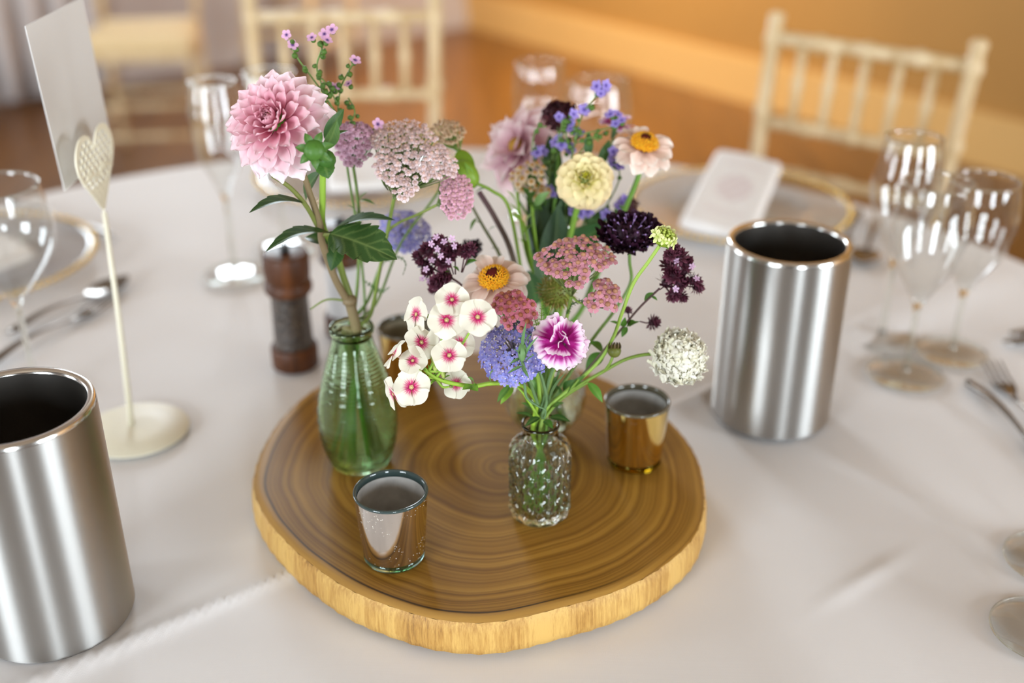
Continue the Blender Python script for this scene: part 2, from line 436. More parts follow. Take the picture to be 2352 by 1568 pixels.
def chair_by_back(x, y, face, label):
    f = V((face[0], face[1])).normalized(); chair(x + f.x * 0.265, y + f.y * 0.265, face, label)
chair_by_back(0.622, 1.99, (-0.62, -0.785), 'limewash chair at the table behind the right plate, five back spindles in view')
chair_by_back(-0.335, 2.287, (0.03, -1), 'limewash chair at the table behind the pink dahlia')
chair(-1.33, 4.12, (0.12, -1), 'limewash chair standing away from the table beside the blank card')
chair(-1.02, 5.55, (0.3, 1), 'far limewash chair seen through the back of the chair behind the dahlia')
# ================================================================== wooden slab
ST = 0.0346; SZ = TZ + ST
TOPPX = [(582,1121),(589,1068),(613,1010),(657,947),(705,903),(744,877),(830,838),(950,812),(1080,805),(1230,818),(1379,865),(1460,905),(1544,971),(1578,1010),(1602,1054),(1614,1112),(1617,1160),(1612,1189),(1592,1233),(1529,1291),(1481,1323),(1384,1364),(1287,1390),(1190,1415),(1117,1427),(996,1417),(899,1388),(802,1349),(730,1301),(657,1238),(608,1180)]
t = NT('slab_top_wood')
rr = t.n('ShaderNodeAttribute', attribute_name='rr').outputs['Fac']
tc = t.n('ShaderNodeTexCoord').outputs['Object']
dn = t.n('ShaderNodeTexNoise', {'Vector': tc, 'Scale': 9.0, 'Detail': 2.0}).outputs[0]
fine = t.n('ShaderNodeTexNoise', {'Vector': tc, 'Scale': 70.0, 'Detail': 4.0}).outputs[0]
ds = t.math('MULTIPLY_ADD', dn, 0.075, rr)
ds = t.math('MULTIPLY_ADD', fine, 0.006, ds)
c1 = t.n('ShaderNodeCombineXYZ', {0: ds}).outputs[0]
ring = t.n('ShaderNodeTexNoise', {'Vector': c1, 'Scale': 26.0, 'Detail': 3.0, 'Roughness': 0.7}, noise_dimensions='3D').outputs[0]
base = t.ramp(ring, [(0.31, C(94, 62, 18)), (0.44, C(136, 95, 32)), (0.55, C(164, 120, 46)), (0.68, C(180, 137, 58))])
big = t.n('ShaderNodeTexNoise', {'Vector': tc, 'Scale': 5.0, 'Detail': 2.0}).outputs[0]
tone = t.ramp(big, [(0.3, (0.86, 0.84, 0.82)), (0.7, (1.12, 1.1, 1.08))])
mul = t.n('ShaderNodeMix', {0: 1.0, 6: base, 7: tone}, data_type='RGBA', blend_type='MULTIPLY').outputs[2]
# sapwood rim: thin dark line then a paler band (on the left flank mostly)
lf = t.n('ShaderNodeAttribute', attribute_name='lf').outputs['Fac']
rrn = t.math('MULTIPLY_ADD', dn, 0.02, rr)
line = t.ramp(rrn, [(0.0, (0, 0, 0)), (0.958, (0, 0, 0)), (0.965, (1, 1, 1)), (0.972, (0, 0, 0)), (1.0, (0, 0, 0))])
linef = t.math('MULTIPLY', line, lf); linef = t.math('MINIMUM', linef, 0.95)
mul = t.n('ShaderNodeMix', {0: linef, 6: mul, 7: col4(C(52, 34, 18))}, data_type='RGBA').outputs[2]
sap = t.ramp(rrn, [(0.0, (0, 0, 0)), (0.968, (0, 0, 0)), (0.978, (1, 1, 1))])
sapf = t.math('MULTIPLY', sap, lf); sapf = t.math('MULTIPLY', sapf, 0.6)
mul = t.n('ShaderNodeMix', {0: sapf, 6: mul, 7: col4(C(186, 142, 76))}, data_type='RGBA').outputs[2]
bp = t.n('ShaderNodeBump', {'Height': ring, 'Strength': 0.25, 'Distance': 0.0008})
b = t.n('ShaderNodeBsdfPrincipled', {'Base Color': mul, 'Roughness': 0.45, 'Specular IOR Level': 0.3, 'Normal': bp.outputs[0]})
t.surf(b.outputs[0])
t = NT('slab_side_wood')
tc = t.n('ShaderNodeTexCoord').outputs['Object']
mp = t.n('ShaderNodeMapping', {'Vector': tc, 'Scale': (1, 1, 0.07)}).outputs[0]
no = t.n('ShaderNodeTexNoise', {'Vector': mp, 'Scale': 420.0, 'Detail': 5.0, 'Roughness': 0.7}).outputs[0]
no2 = t.n('ShaderNodeTexNoise', {'Vector': mp, 'Scale': 22.0, 'Detail': 2.0}).outputs[0]
s2 = t.math('MULTIPLY_ADD', no2, 0.9, t.math('MULTIPLY', no, 0.8))
b = t.n('ShaderNodeBsdfPrincipled', {'Base Color': t.ramp(s2, [(0.55, C(108, 70, 28)), (0.74, C(172, 126, 58)), (0.95, C(204, 162, 88))]), 'Roughness': 0.55,
    'Normal': t.n('ShaderNodeBump', {'Height': no, 'Strength': 0.5, 'Distance': 0.0012}).outputs[0]})
t.surf(b.outputs[0])
def build_slab():
    P = [onz(x, y, SZ) for x, y in TOPPX]
    cen = V((-0.012, 0.868, SZ))
    A = sorted([(atan2(p.y - cen.y, p.x - cen.x), (p - cen).length) for p in P])
    def rad(a):
        a = (a + pi) % (2 * pi) - pi
        for i in range(len(A)):
            a0, r0 = A[i - 1]; a1, r1 = A[i]
            if i == 0: a0 -= 2 * pi
            if a0 <= a <= a1: u = (a - a0) / (a1 - a0); u = u * u * (3 - 2 * u) * 0.5 + u * 0.5; return r0 + (r1 - r0) * u
        a0, r0 = A[-1]; a1, r1 = A[0]; u = (a - a0) / (a1 + 2 * pi - a0); return r0 + (r1 - r0) * u
    n = 200; rs = [sum(rad(2 * pi * (j + k) / n) for k in (-2, -1, 0, 1, 2)) / 5 for j in range(n)]
    o = thing('wooden_slab', 'round slice of brown tree trunk under the flowers and candle cups', 'board', (cen.x, cen.y, TZ))
    rc = onz(1160, 1075, SZ)         # pith of the growth rings
    m = MB(); rows = []; att = []; lfa = []
    for i in range(61):
        f = 0.003 + 0.997 * (i / 60); row = []
        for j in range(n):
            a = 2 * pi * j / n; e = cen + V((cos(a), sin(a), 0)) * rs[j]
            p = rc.lerp(e, f); z = SZ - (0.0018 * sst(0.985, 1.0, f))
            row.append((p.x, p.y, z)); att.append(f); lfa.append(0.25 + 0.75 * sst(-0.35, 0.55, cos(a - R(200))) + (0.35 * sst(0.6, 1, cos(a - R(268)))))
        rows.append(row)
    m.grid(rows, None, True)
    top = wpart('top_face', m, 'slab_top_wood', o)
    for nm, arr in (('rr', att), ('lf', lfa)):
        at_ = top.data.attributes.new(nm, 'FLOAT', 'POINT'); at_.data.foreach_set('value', arr)
    m = MB(); rows = []
    for (z, g) in ((SZ - 0.0018, 0.0), (SZ - 0.005, 0.0016), (SZ - 0.012, 0.0026), (SZ - 0.024, 0.003), (SZ - 0.031, 0.002), (TZ + 0.001, -0.002)):
        rows.append([(cen.x + cos(2 * pi * j / n) * (rs[j] + g + 0.0006 * sin(j * 2.3) ), cen.y + sin(2 * pi * j / n) * (rs[j] + g + 0.0006 * sin(j * 2.3)), z) for j in range(n)])
    m.grid(rows, None, True); m.f.append(tuple(5 * n + j for j in range(n)))
    wpart('side', m, 'slab_side_wood', o)
build_slab()

# ================================================================== steel wine coolers
t = NT('brushed_steel')
tg = t.n('ShaderNodeTangent', direction_type='RADIAL', axis='Z').outputs[0]
tc = t.n('ShaderNodeTexCoord').outputs['Object']
mp = t.n('ShaderNodeMapping', {'Vector': tc, 'Scale': (3, 3, 900)}).outputs[0]
no = t.n('ShaderNodeTexNoise', {'Vector': mp, 'Scale': 1.0, 'Detail': 3.0}).outputs[0]
rg = t.n('ShaderNodeMapRange', {0: no, 3: 0.40, 4: 0.46}).outputs[0]
b = t.n('ShaderNodeBsdfPrincipled', {'Base Color': col4((0.44, 0.425, 0.405)), 'Metallic': 1.0, 'Roughness': rg, 'Anisotropic': 0.97, 'Anisotropic Rotation': 0.25, 'Tangent': tg,
     'Normal': t.n('ShaderNodeBump', {'Height': no, 'Strength': 0.01, 'Distance': 0.0001}).outputs[0]})
t.surf(b.outputs[0])
plain('polished_steel', (0.66, 0.64, 0.61), 0.16, 1.0)
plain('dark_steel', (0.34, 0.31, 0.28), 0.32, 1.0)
def cooler(x, y, label):
    o = thing('wine_cooler', label, 'wine cooler', (x, y, TZ), 'steel wine coolers'); c = (x, y, TZ); h = 0.194
    m = MB(); m.lathe([(0, 0.0005), (0.054, 0.0005), (0.058, 0.0022), (0.06, 0.006), (0.06, h - 0.004)], 96, c); wpart('outer_wall', m, 'brushed_steel', o)
    m = MB(); m.lathe([(0.06, h - 0.004), (0.0596, h - 0.0015), (0.0584, h), (0.0548, h), (0.0535, h - 0.001), (0.0529, h - 0.003)], 96, c); wpart('rim', m, 'polished_steel', o)
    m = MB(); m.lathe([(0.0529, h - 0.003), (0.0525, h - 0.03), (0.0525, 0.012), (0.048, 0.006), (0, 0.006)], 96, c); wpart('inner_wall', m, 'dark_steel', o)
cooler(0.270, 1.0222, 'brushed steel wine cooler at the right, beside the wine glasses')
cooler(-0.3639, 0.707, 'brushed steel wine cooler cut off by the left edge of the picture')

# ================================================================== votive cups
def mercury(name, c_hi, c_lo, rough, speck):
    t = NT(name)
    tc = t.n('ShaderNodeTexCoord').outputs['Object']
    vo = t.n('ShaderNodeTexVoronoi', {'Vector': tc, 'Scale': 420.0}).outputs['Distance']
    mk = t.n('ShaderNodeTexNoise', {'Vector': tc, 'Scale': 38.0, 'Detail': 3.0}).outputs[0]
    mk = t.ramp(mk, [(0.50, (0, 0, 0)), (0.60, (1, 1, 1))])
    sp = t.ramp(vo, [(0.15, (1, 1, 1)), (0.22, (0, 0, 0))])
    f = t.math('MULTIPLY', sp, mk); f = t.math('MULTIPLY', f, speck)
    st = t.n('ShaderNodeMapping', {'Vector': tc, 'Scale': (1, 1, 0.15)}).outputs[0]
    n2 = t.n('ShaderNodeTexNoise', {'Vector': st, 'Scale': 60.0, 'Detail': 3.0}).outputs[0]
    b = t.n('ShaderNodeBsdfPrincipled', {'Base Color': t.ramp(n2, [(0.3, c_lo), (0.7, c_hi)]), 'Metallic': 1.0, 'Roughness': rough, 'Coat Weight': 0.6, 'Coat Roughness': 0.03})
    d = t.n('ShaderNodeBsdfPrincipled', {'Base Color': col4(C(214, 206, 192)), 'Roughness': 0.5})
    t.surf(t.n('ShaderNodeMixShader', {0: f, 1: b.outputs[0], 2: d.outputs[0]}).outputs[0])
mercury('silver_mercury', (0.80, 0.76, 0.72), (0.56, 0.52, 0.49), 0.10, 0.9)
mercury('gold_mercury', (0.88, 0.64, 0.20), (0.62, 0.42, 0.10), 0.09, 0.12)
plain('votive_inside', C(206, 203, 198), 0.4, 0.25, var=0.22, bscale=70)
plain('votive_inside_gold', C(176, 164, 138), 0.42, 0.3, var=0.35, bscale=60)
plain('dark_glass_rim', C(52, 66, 64), 0.08, 0.0, 0.8)
plain('gold_glass_rim', C(84, 78, 62), 0.08, 0.0, 0.8)
def votive(x, y, body, rim, base, inside, label):
    c = (x, y, SZ); h = 0.0656; o = thing('votive_cup', label, 'candle holder', c, 'mercury glass votive cups')
    def r(z): return 0.0243 + (0.0292 - 0.0243) * (z / h) ** 0.9
    m = MB(); m.lathe([(r(z) , z) for z in [0.0085 + (h - 0.0105) * k / 16 for k in range(17)]], 64, c); wpart('cup', m, body, o)
    m = MB(); m.lathe([(r(h) - 0.0022, h - 0.006), (r(h) - 0.0022, h - 0.0012), (r(h) - 0.0012, h), (r(h) + 0.0001, h - 0.0004), (r(h) + 0.0004, h - 0.0014), (r(h) + 0.0001, h - 0.0026)], 64, c); wpart('rim', m, rim, o)
    m = MB(); m.lathe([(0, 0.0098), (r(0.01) - 0.004, 0.0102), (r(0.013) - 0.0022, 0.0135)] + [(r(z) - 0.0022, z) for z in [0.018 + (h - 0.024) * k / 8 for k in range(9)]], 64, c); wpart('lining', m, inside, o)
    m = MB(); m.lathe([(0, 0.0002), (0.0205, 0.0002), (0.0232, 0.0012), (r(0.003), 0.0035), (r(0.0085) - 0.0002, 0.0086), (0.018, 0.0094), (0, 0.0094)], 64, c); wpart('glass_base', m, base, o)
votive(-0.0953, 0.7365, 'silver_mercury', 'dark_glass_rim', 'base_glass', 'votive_inside', 'speckled silver mercury-glass votive cup at the front of the slab')
votive(0.1123, 0.8772, 'gold_mercury', 'gold_glass_rim', 'amber_base_glass', 'votive_inside', 'gold votive cup at the right edge of the slab')
votive(-0.107, 1.025, 'gold_mercury', 'gold_glass_rim', 'amber_base_glass', 'votive_inside_gold', 'gold votive cup at the back of the slab behind the green vase')

# ================================================================== vases
GV = V((-0.139, 0.876, SZ)); CV = V((0.0235, 0.797, SZ)); RV = V((0.031, 0.93, SZ))
def vase_green():
    o = thing('bud_vase', 'ribbed pale green glass bottle vase at the left of the slab', 'vase', GV)
    pts = [(0.0232, 0.0006), (0.0262, 0.002), (0.0295, 0.010), (0.0335, 0.026), (0.0352, 0.043), (0.0345, 0.06), (0.0312, 0.078), (0.0268, 0.095), (0.0222, 0.110), (0.0188, 0.122), (0.0172, 0.130)]
    sp = spline([(r, 0, z) for r, z in pts], 12)
    def rib(z): return 0.0006 * sin(2 * pi * z / 0.0034) * sst(0.006, 0.02, z) * (1 - sst(0.112, 0.122, z))
    outer = [(p.x + rib(p.z), p.z) for p in sp] + [(0.0176, 0.132), (0.0192, 0.1345), (0.0198, 0.1372), (0.0192, 0.1394), (0.0178, 0.140), (0.0166, 0.139), (0.0156, 0.135), (0.0150, 0.130)]
    inner = [(p.x - 0.0022, p.z) for p in reversed(spline([(r, 0, max(z, 0.005)) for r, z in pts[1:]], 3))]
    prof = [(0.0, 0.0006)] + outer + inner + [(0.018, 0.0055), (0.0, 0.0052)]
    m = MB(); m.lathe(prof, 72, GV); wpart('glass_body', m, 'green_glass', o)
    wi = [(p.x - 0.0026, p.z) for p in spline([(r, 0, max(z, 0.006)) for r, z in pts[1:7]], 4) if p.z < 0.072]
    m = MB(); m.lathe([(0, 0.006)] + wi + [(wi[-1][0], wi[-1][1] + 0.0003), (0, wi[-1][1] + 0.0003)], 48, GV); wpart('water', m, 'water', o)
def vase_pressed():
    o = thing('bud_vase', 'small clear pressed-glass bottle vase at the front of the slab', 'vase', CV)
    def dia(r, z, a):
        if r < 0.02 or z < 0.004 or z > 0.066: return r
        u = a / (2 * pi) * 12; v = (z - 0.006) / 0.0160
        s = abs(((u + v) % 1) - 0.5) * 2; q = abs(((u - v) % 1) - 0.5) * 2
        d = max(s, q)
        return r - 0.0018 * (1 - sst(0.5, 1.0, d)) + 0.0006 * sst(0.8, 1, d)
    H = 0.0905
    outer = [(0.0, 0.0004), (0.021, 0.0004), (0.0238, 0.0018), (0.0258, 0.005)] + [(0.0262, 0.006 + 0.057 * k / 48) for k in range(49)] + [(0.0260, 0.0655), (0.0245, 0.0695), (0.0215, 0.0728), (0.0175, 0.0752), (0.0150, 0.0775), (0.0143, 0.081), (0.0146, 0.0845), (0.0158, 0.0872), (0.0160, 0.089), (0.0150, H), (0.0136, 0.0899), (0.0126, 0.0865)]
    inner = [(0.0122, 0.081), (0.0125, 0.0772), (0.0165, 0.0725), (0.0205, 0.069), (0.0225, 0.064), (0.0228, 0.05), (0.0228, 0.02), (0.0215, 0.009), (0.015, 0.0068), (0, 0.0066)]
    m = MB(); m.lathe(outer + inner, 112, CV, None, dia); wpart('glass_body', m, 'pressed_glass', o)
    m = MB(); m.lathe([(0, 0.0072), (0.0145, 0.0074), (0.021, 0.0096), (0.0223, 0.02), (0.0223, 0.0565), (0.0221, 0.0568), (0, 0.0568)], 48, CV); wpart('water', m, 'water', o)
def vase_round():
    o = thing('bud_vase', 'round clear glass vase half hidden behind the front vase', 'vase', RV)
    H = 0.088; prof = []
    for k in range(25):
        a = -pi / 2 + 0.55 + (pi - 1.12) * k / 24; prof.append((0.0385 * cos(a), 0.0385 + 0.0385 * sin(a) * 0.97))
    prof = [(0, 0.0006), (0.017, 0.0006), (0.0195, 0.002)] + [p for p in prof if p[1] > 0.004] + [(0.0205, 0.075), (0.0200, 0.08), (0.0215, 0.0855), (0.0222, H), (0.0208, H + 0.0006), (0.0190, H - 0.002), (0.0180, 0.08)]
    inner = [(max(r - 0.0028, 0.012), max(z, 0.006)) for r, z in reversed(prof[3:-6])] + [(0.012, 0.006), (0, 0.006)]
    def fl(r, z, a): return r + (0.0007 * sin(a * 22 + z * 500) * sin(z * 420) if 0.012 < z < 0.066 and r > 0.02 else 0)
    m = MB(); m.lathe(prof + inner, 88, RV, None, fl); wpart('glass_body', m, 'pressed_glass', o)
    wi = [(max(r - 0.0040, 0.012), max(z, 0.0068)) for r, z in prof[3:-6] if z < 0.058]
    m = MB(); m.lathe([(0, 0.0068)] + wi + [(0, wi[-1][1])], 48, RV); wpart('water', m, 'water', o)
vase_green(); vase_pressed(); vase_round()

# ================================================================== pepper and salt mills
t = NT('mill_wood')
tc = t.n('ShaderNodeTexCoord').outputs['Object']
mp = t.n('ShaderNodeMapping', {'Vector': tc, 'Scale': (1, 1, 0.06)}).outputs[0]
no = t.n('ShaderNodeTexNoise', {'Vector': mp, 'Scale': 120.0, 'Detail': 4.0}).outputs[0]
b = t.n('ShaderNodeBsdfPrincipled', {'Base Color': t.ramp(no, [(0.3, C(46, 22, 9)), (0.7, C(100, 55, 24))]), 'Roughness': 0.5, 'Specular IOR Level': 0.3, 'Coat Weight': 0.12, 'Coat Roughness': 0.2})
t.surf(b.outputs[0])
t = NT('peppercorns')
tc = t.n('ShaderNodeTexCoord').outputs['Object']
vo = t.n('ShaderNodeTexVoronoi', {'Vector': tc, 'Scale': 210.0})
b = t.n('ShaderNodeBsdfPrincipled', {'Base Color': t.ramp(vo.outputs['Distance'], [(0.1, C(84, 70, 60)), (0.7, C(38, 30, 26))]), 'Roughness': 0.4, 'Coat Weight': 0.6, 'Normal': t.n('ShaderNodeBump', {'Height': vo.outputs['Distance'], 'Strength': 0.6, 'Distance': 0.002}).outputs[0]})
t.surf(b.outputs[0])
plain('salt_fill', C(222, 220, 220), 0.35, bump=0.4, bscale=300, **{'Coat Weight': 0.6})
plain('black_plastic', (0.02, 0.02, 0.02), 0.35)
def mill(x, y, fill, label, s=1.0):
    c = (x, y, TZ); o = thing('spice_mill', label, 'mill', c, 'wooden table mills')
    def L(name, prof, mat): m = MB(); m.lathe([(r * s, z * s) for r, z in prof], 48, c); wpart(name, m, mat, o)
    L('base', [(0, 0.0006), (0.0245, 0.0006), (0.0262, 0.002), (0.0262, 0.024), (0.025, 0.0262), (0.0226, 0.027), (0, 0.027)], 'mill_wood')
    L('grinder_body', [(0.0218, 0.026), (0.0212, 0.05), (0.0204, 0.088), (0.0204, 0.092)], fill)
    L('collar', [(0.020, 0.0905), (0.0238, 0.091), (0.0262, 0.0945), (0.0262, 0.1005), (0.0246, 0.1035), (0.0236, 0.1045), (0.0236, 0.106), (0, 0.106)], 'mill_wood')
    L('head', [(0, 0.1055), (0.0228, 0.1055), (0.0244, 0.108), (0.0252, 0.118), (0.0252, 0.134), (0.0242, 0.1365), (0.022, 0.1372), (0, 0.1372)], 'mill_wood')
    L('knob', [(0, 0.137), (0.0052, 0.137), (0.0052, 0.144), (0.0046, 0.1455), (0, 0.1458)], 'black_plastic')
mill(-0.2445, 1.128, 'peppercorns', 'dark wooden pepper mill with black peppercorns behind the green vase')
mill(-0.1965, 1.21, 'salt_fill', 'dark wooden salt mill with pale filling, half hidden by the green vase')

# ================================================================== table card on its heart holder
plain('ivory_paint', C(236, 228, 204), 0.5)
plain('blank_card_paper', C(212, 208, 204), 0.7)
def card_stand():
    base = onz(312, 990, TZ); o = thing('card_holder', 'ivory metal card holder with round foot and lattice heart', 'card holder', base)
    m = MB(); m.lathe([(0, 0.0008), (0.052, 0.0008), (0.0535, 0.0018), (0.0525, 0.0032), (0.02, 0.0038), (0.004, 0.0045), (0, 0.0045)], 64, base); wpart('foot', m, 'ivory_paint', o)
    foot = onz(302, 974, TZ + 0.004); top = at(240, 488, base.y + 0.0)
    m = MB(); m.tube([foot, foot.lerp(top, 0.5) + V((0.001, 0, 0)), top], [0.0030, 0.0026, 0.0024], 10); wpart('pole', m, 'ivory_paint', o)
    # heart in a plane running along u (away from the camera) and up
    u = V((0.08, 0.99, 0)).normalized(); z = V((0.0, 0.03, 1)).normalized(); nn = u.cross(z).normalized()
    def hp(th, s=1.0):
        x = 16 * sin(th) ** 3; yy = 13 * cos(th) - 5 * cos(2 * th) - 2 * cos(3 * th) - cos(4 * th)
        return (x / 16 * 0.040 * s, ((yy + 17) / 29 - 0.5) * s * 0.078 + 0.039)
    c = top
    def H(x, y, off=0.0): return c + u * x + z * y + nn * off
    m = MB(); N = 60; rows = [[], [], [], []]
    for k in range(N):
        th = 2 * pi * k / N; a = hp(th); b_ = hp(th, 0.87)
        rows[0].append(H(*a, -0.0007)); rows[1].append(H(*a, 0.0007)); rows[2].append(H(*b_, 0.0007)); rows[3].append(H(*b_, -0.0007))
    rows.append(rows[0]); m.grid(rows, None, True); wpart('heart_border', m, 'ivory_paint', o, False)
    m = MB(); rnd = random.Random(3)
    def inside(x, y):
        X = x / 0.0348 ; Y = (y - 0.039) / 0.034 + 0.1
        return (X * X + Y * Y * 0.9 - 0.62) ** 3 - X * X * Y ** 3 * 1.0 < 0
    for gy in range(12):
        for gx in range(9):
            x = -0.036 + gx * 0.009 + (0.0045 if gy % 2 else 0); y = 0.006 + gy * 0.0058
            if not inside(x, y): continue
            # small ring scroll
            ringp = [H(x + 0.0040 * cos(2 * pi * q / 12), y + 0.0033 * sin(2 * pi * q / 12), 0) for q in range(13)]
            m.tube(ringp, 0.0009, 5)
    # central script bar and lower solid leaf of the heart
    m.tube([H(-0.03, 0.036), H(-0.015, 0.041), H(0, 0.035), H(0.015, 0.042), H(0.03, 0.037)], 0.0018, 6)
    rows = []
    for k in range(8):
        f = k / 7; yy = 0.004 + 0.024 * f; w_ = 0.0030 + 0.0205 * f
        rows.append([H(-w_, yy, 0.0004), H(w_, yy, 0.0004), H(w_, yy, -0.0004), H(-w_, yy, -0.0004), H(-w_, yy, 0.0004)])
    m.grid(rows); wpart('heart_lattice', m, 'ivory_paint', o, False)
    # blank card slotted behind the heart
    e0 = at(57, 60, 0.945); e0b = at(148, 438, 0.968)
    e1 = at(188, -6, 1.068); dd = (e1 - e0)
    k = thing('table_card', 'blank white card standing in the ivory heart holder', 'card', e0b)
    m = MB(); th = 0.0005; n2 = dd.cross(e0b - e0).normalized() * th
    q = [e0b, e0b + dd, e1, e0]; m.add([p + n2 for p in q] + [p - n2 for p in q], [(0, 1, 2, 3), (7, 6, 5, 4), (0, 4, 5, 1), (1, 5, 6, 2), (2, 6, 7, 3), (3, 7, 4, 0)])
    me = recentre(m.mesh('table_card', 'blank_card_paper', False), e0b)
    bpy.data.objects.remove(k)
    k = bpy.data.objects.new('table_card', me); COL.objects.link(k); k.location = e0b
    k['label'] = 'blank white card standing in the ivory heart holder'; k['category'] = 'card'
card_stand()

# ================================================================== wine glasses
def wine_glass(x, y, h, rr_, rm, rb, bowl, label, group='wine glasses', zm=0.42):
    """bowl: height of the bowl's bottom; zm: where in the bowl it is widest"""
    c = (x, y, TZ); o = thing('wine_glass', label, 'glass', c, group)
    m = MB(); m.lathe([(0, 0.0042), (0.006, 0.0040), (0.02, 0.0024), (rb, 0.0014), (rb + 0.0004, 0.0009), (rb, 0.0004), (0, 0.0004)], 56, c); wpart('foot', m, 'clear_thin_glass', o)
    m = MB(); m.tube([(x + rb * cos(2 * pi * q / 56), y + rb * sin(2 * pi * q / 56), TZ + 0.0012) for q in range(57)], 0.0009, 6); wpart('foot_edge', m, 'pressed_glass', o)
    m = MB(); m.lathe([(0.0060, 0.0042), (0.0042, 0.0075), (0.0034, 0.014), (0.0031, bowl * 0.6), (0.0036, bowl - 0.012), (0.0052, bowl - 0.002), (0.0072, bowl + 0.002)], 20, c); wpart('stem', m, 'pressed_glass', o)
    B = h - bowl; P = spline([(0.0072, 0, bowl + 0.002), (rm * 0.42, 0, bowl + B * 0.14), (rm * 0.78, 0, bowl + B * 0.33), (rm, 0, bowl + B * (zm + 0.12)), (rm * 0.45 + rr_ * 0.55 + 0.0012, 0, bowl + B * 0.82), (rr_, 0, h)], 8)
    m = MB(); m.lathe([(p.x, p.z) for p in P] + [(rr_ - 0.0005, h + 0.0004), (rr_ - 0.0010, h), (rr_ - 0.0010, h - 0.003)], 56, c); wpart('bowl', m, 'clear_thin_glass', o)
    m = MB(); m.tube([(x + rr_ * cos(2 * pi * q / 48), y + rr_ * sin(2 * pi * q / 48), TZ + h) for q in range(49)], 0.0011, 8); wpart('rim', m, 'pressed_glass', o)
wine_glass(-0.512, 1.06, 0.236, 0.0435, 0.0500, 0.040, 0.112, 'wine glass cut off by the left edge above the steel cooler')
wine_glass(-0.368, 1.38, 0.258, 0.028, 0.0345, 0.041, 0.112, 'tall wine glass left of the pink dahlia', zm=0.5)
wine_glass(-0.318, 1.475, 0.245, 0.033, 0.039, 0.041, 0.105, 'wine glass mostly hidden behind the pink dahlia')
wine_glass(0.4385, 1.197, 0.243, 0.030, 0.0385, 0.040, 0.10, 'tallest of the three wine glasses at the right', zm=0.46)
wine_glass(0.438, 1.105, 0.224, 0.0355, 0.0400, 0.0405, 0.088, 'front wine glass of the three at the right', zm=0.5)
wine_glass(0.508, 1.157, 0.208, 0.036, 0.0410, 0.0385, 0.080, 'rightmost wine glass of the three at the right', zm=0.5)
wine_glass(0.039, 1.60, 0.228, 0.033, 0.037, 0.040, 0.1, 'tall wine glass behind the rear bouquet')
wine_glass(0.120, 1.56, 0.212, 0.040, 0.0465, 0.041, 0.095, 'wide wine glass behind the rear bouquet')
wine_glass(0.418, 0.687, 0.215, 0.034, 0.040, 0.040, 0.085, 'glass at the lower right corner, only its foot in view, nearest the corner')
wine_glass(0.463, 0.775, 0.225, 0.034, 0.040, 0.040, 0.09, 'glass at the right edge, only its foot in view, above the corner one')

# ================================================================== charger plates
plain('gold_bead', (0.80, 0.55, 0.18), 0.25, 1.0)
_b = MB(); _b.ball((0, 0, 0), 0.0037, 8, 5); BEAD = _b.mesh('bead', 'gold_bead')
def plate(x, y, label):
    c = V((x, y, TZ + 0.001)); o = thing('charger_plate', label, 'plate', c, 'gold-beaded glass charger plates')
    m = MB(); m.lathe([(0, 0.002), (0.088, 0.002), (0.094, 0.0035), (0.104, 0.0105), (0.112, 0.0125), (0.150, 0.0165), (0.158, 0.018), (0.1585, 0.0165), (0.150, 0.0145), (0.112, 0.0102), (0.106, 0.008), (0.096, 0.001), (0.09, 0.0), (0, 0.0)], 96, c); wpart('glass_plate', m, 'plate_glass', o)
    n = 98
    for k in range(n):
        a = 2 * pi * k / n; part('bead', BEAD, o, M4.Translation(c + V((0.161 * cos(a), 0.161 * sin(a), 0.0172))))
plate(-0.727, 1.40, 'clear glass plate with gold beads at the left edge of the picture')
plate(0.342, 1.604, 'clear glass plate with gold beads under the folded napkin at the right')
plate(-0.25, 1.755, 'clear glass plate with gold beads hidden behind the left bouquet')
t = NT('napkin_cloth')
tc = t.n('ShaderNodeTexCoord').outputs['UV']
tg_ = t.n('ShaderNodeVertexColor', layer_name='Col').outputs['Color']
b = t.n('ShaderNodeBsdfPrincipled', {'Base Color': tg_, 'Roughness': 0.8, 'Sheen Weight': 0.2}); t.surf(b.outputs[0])
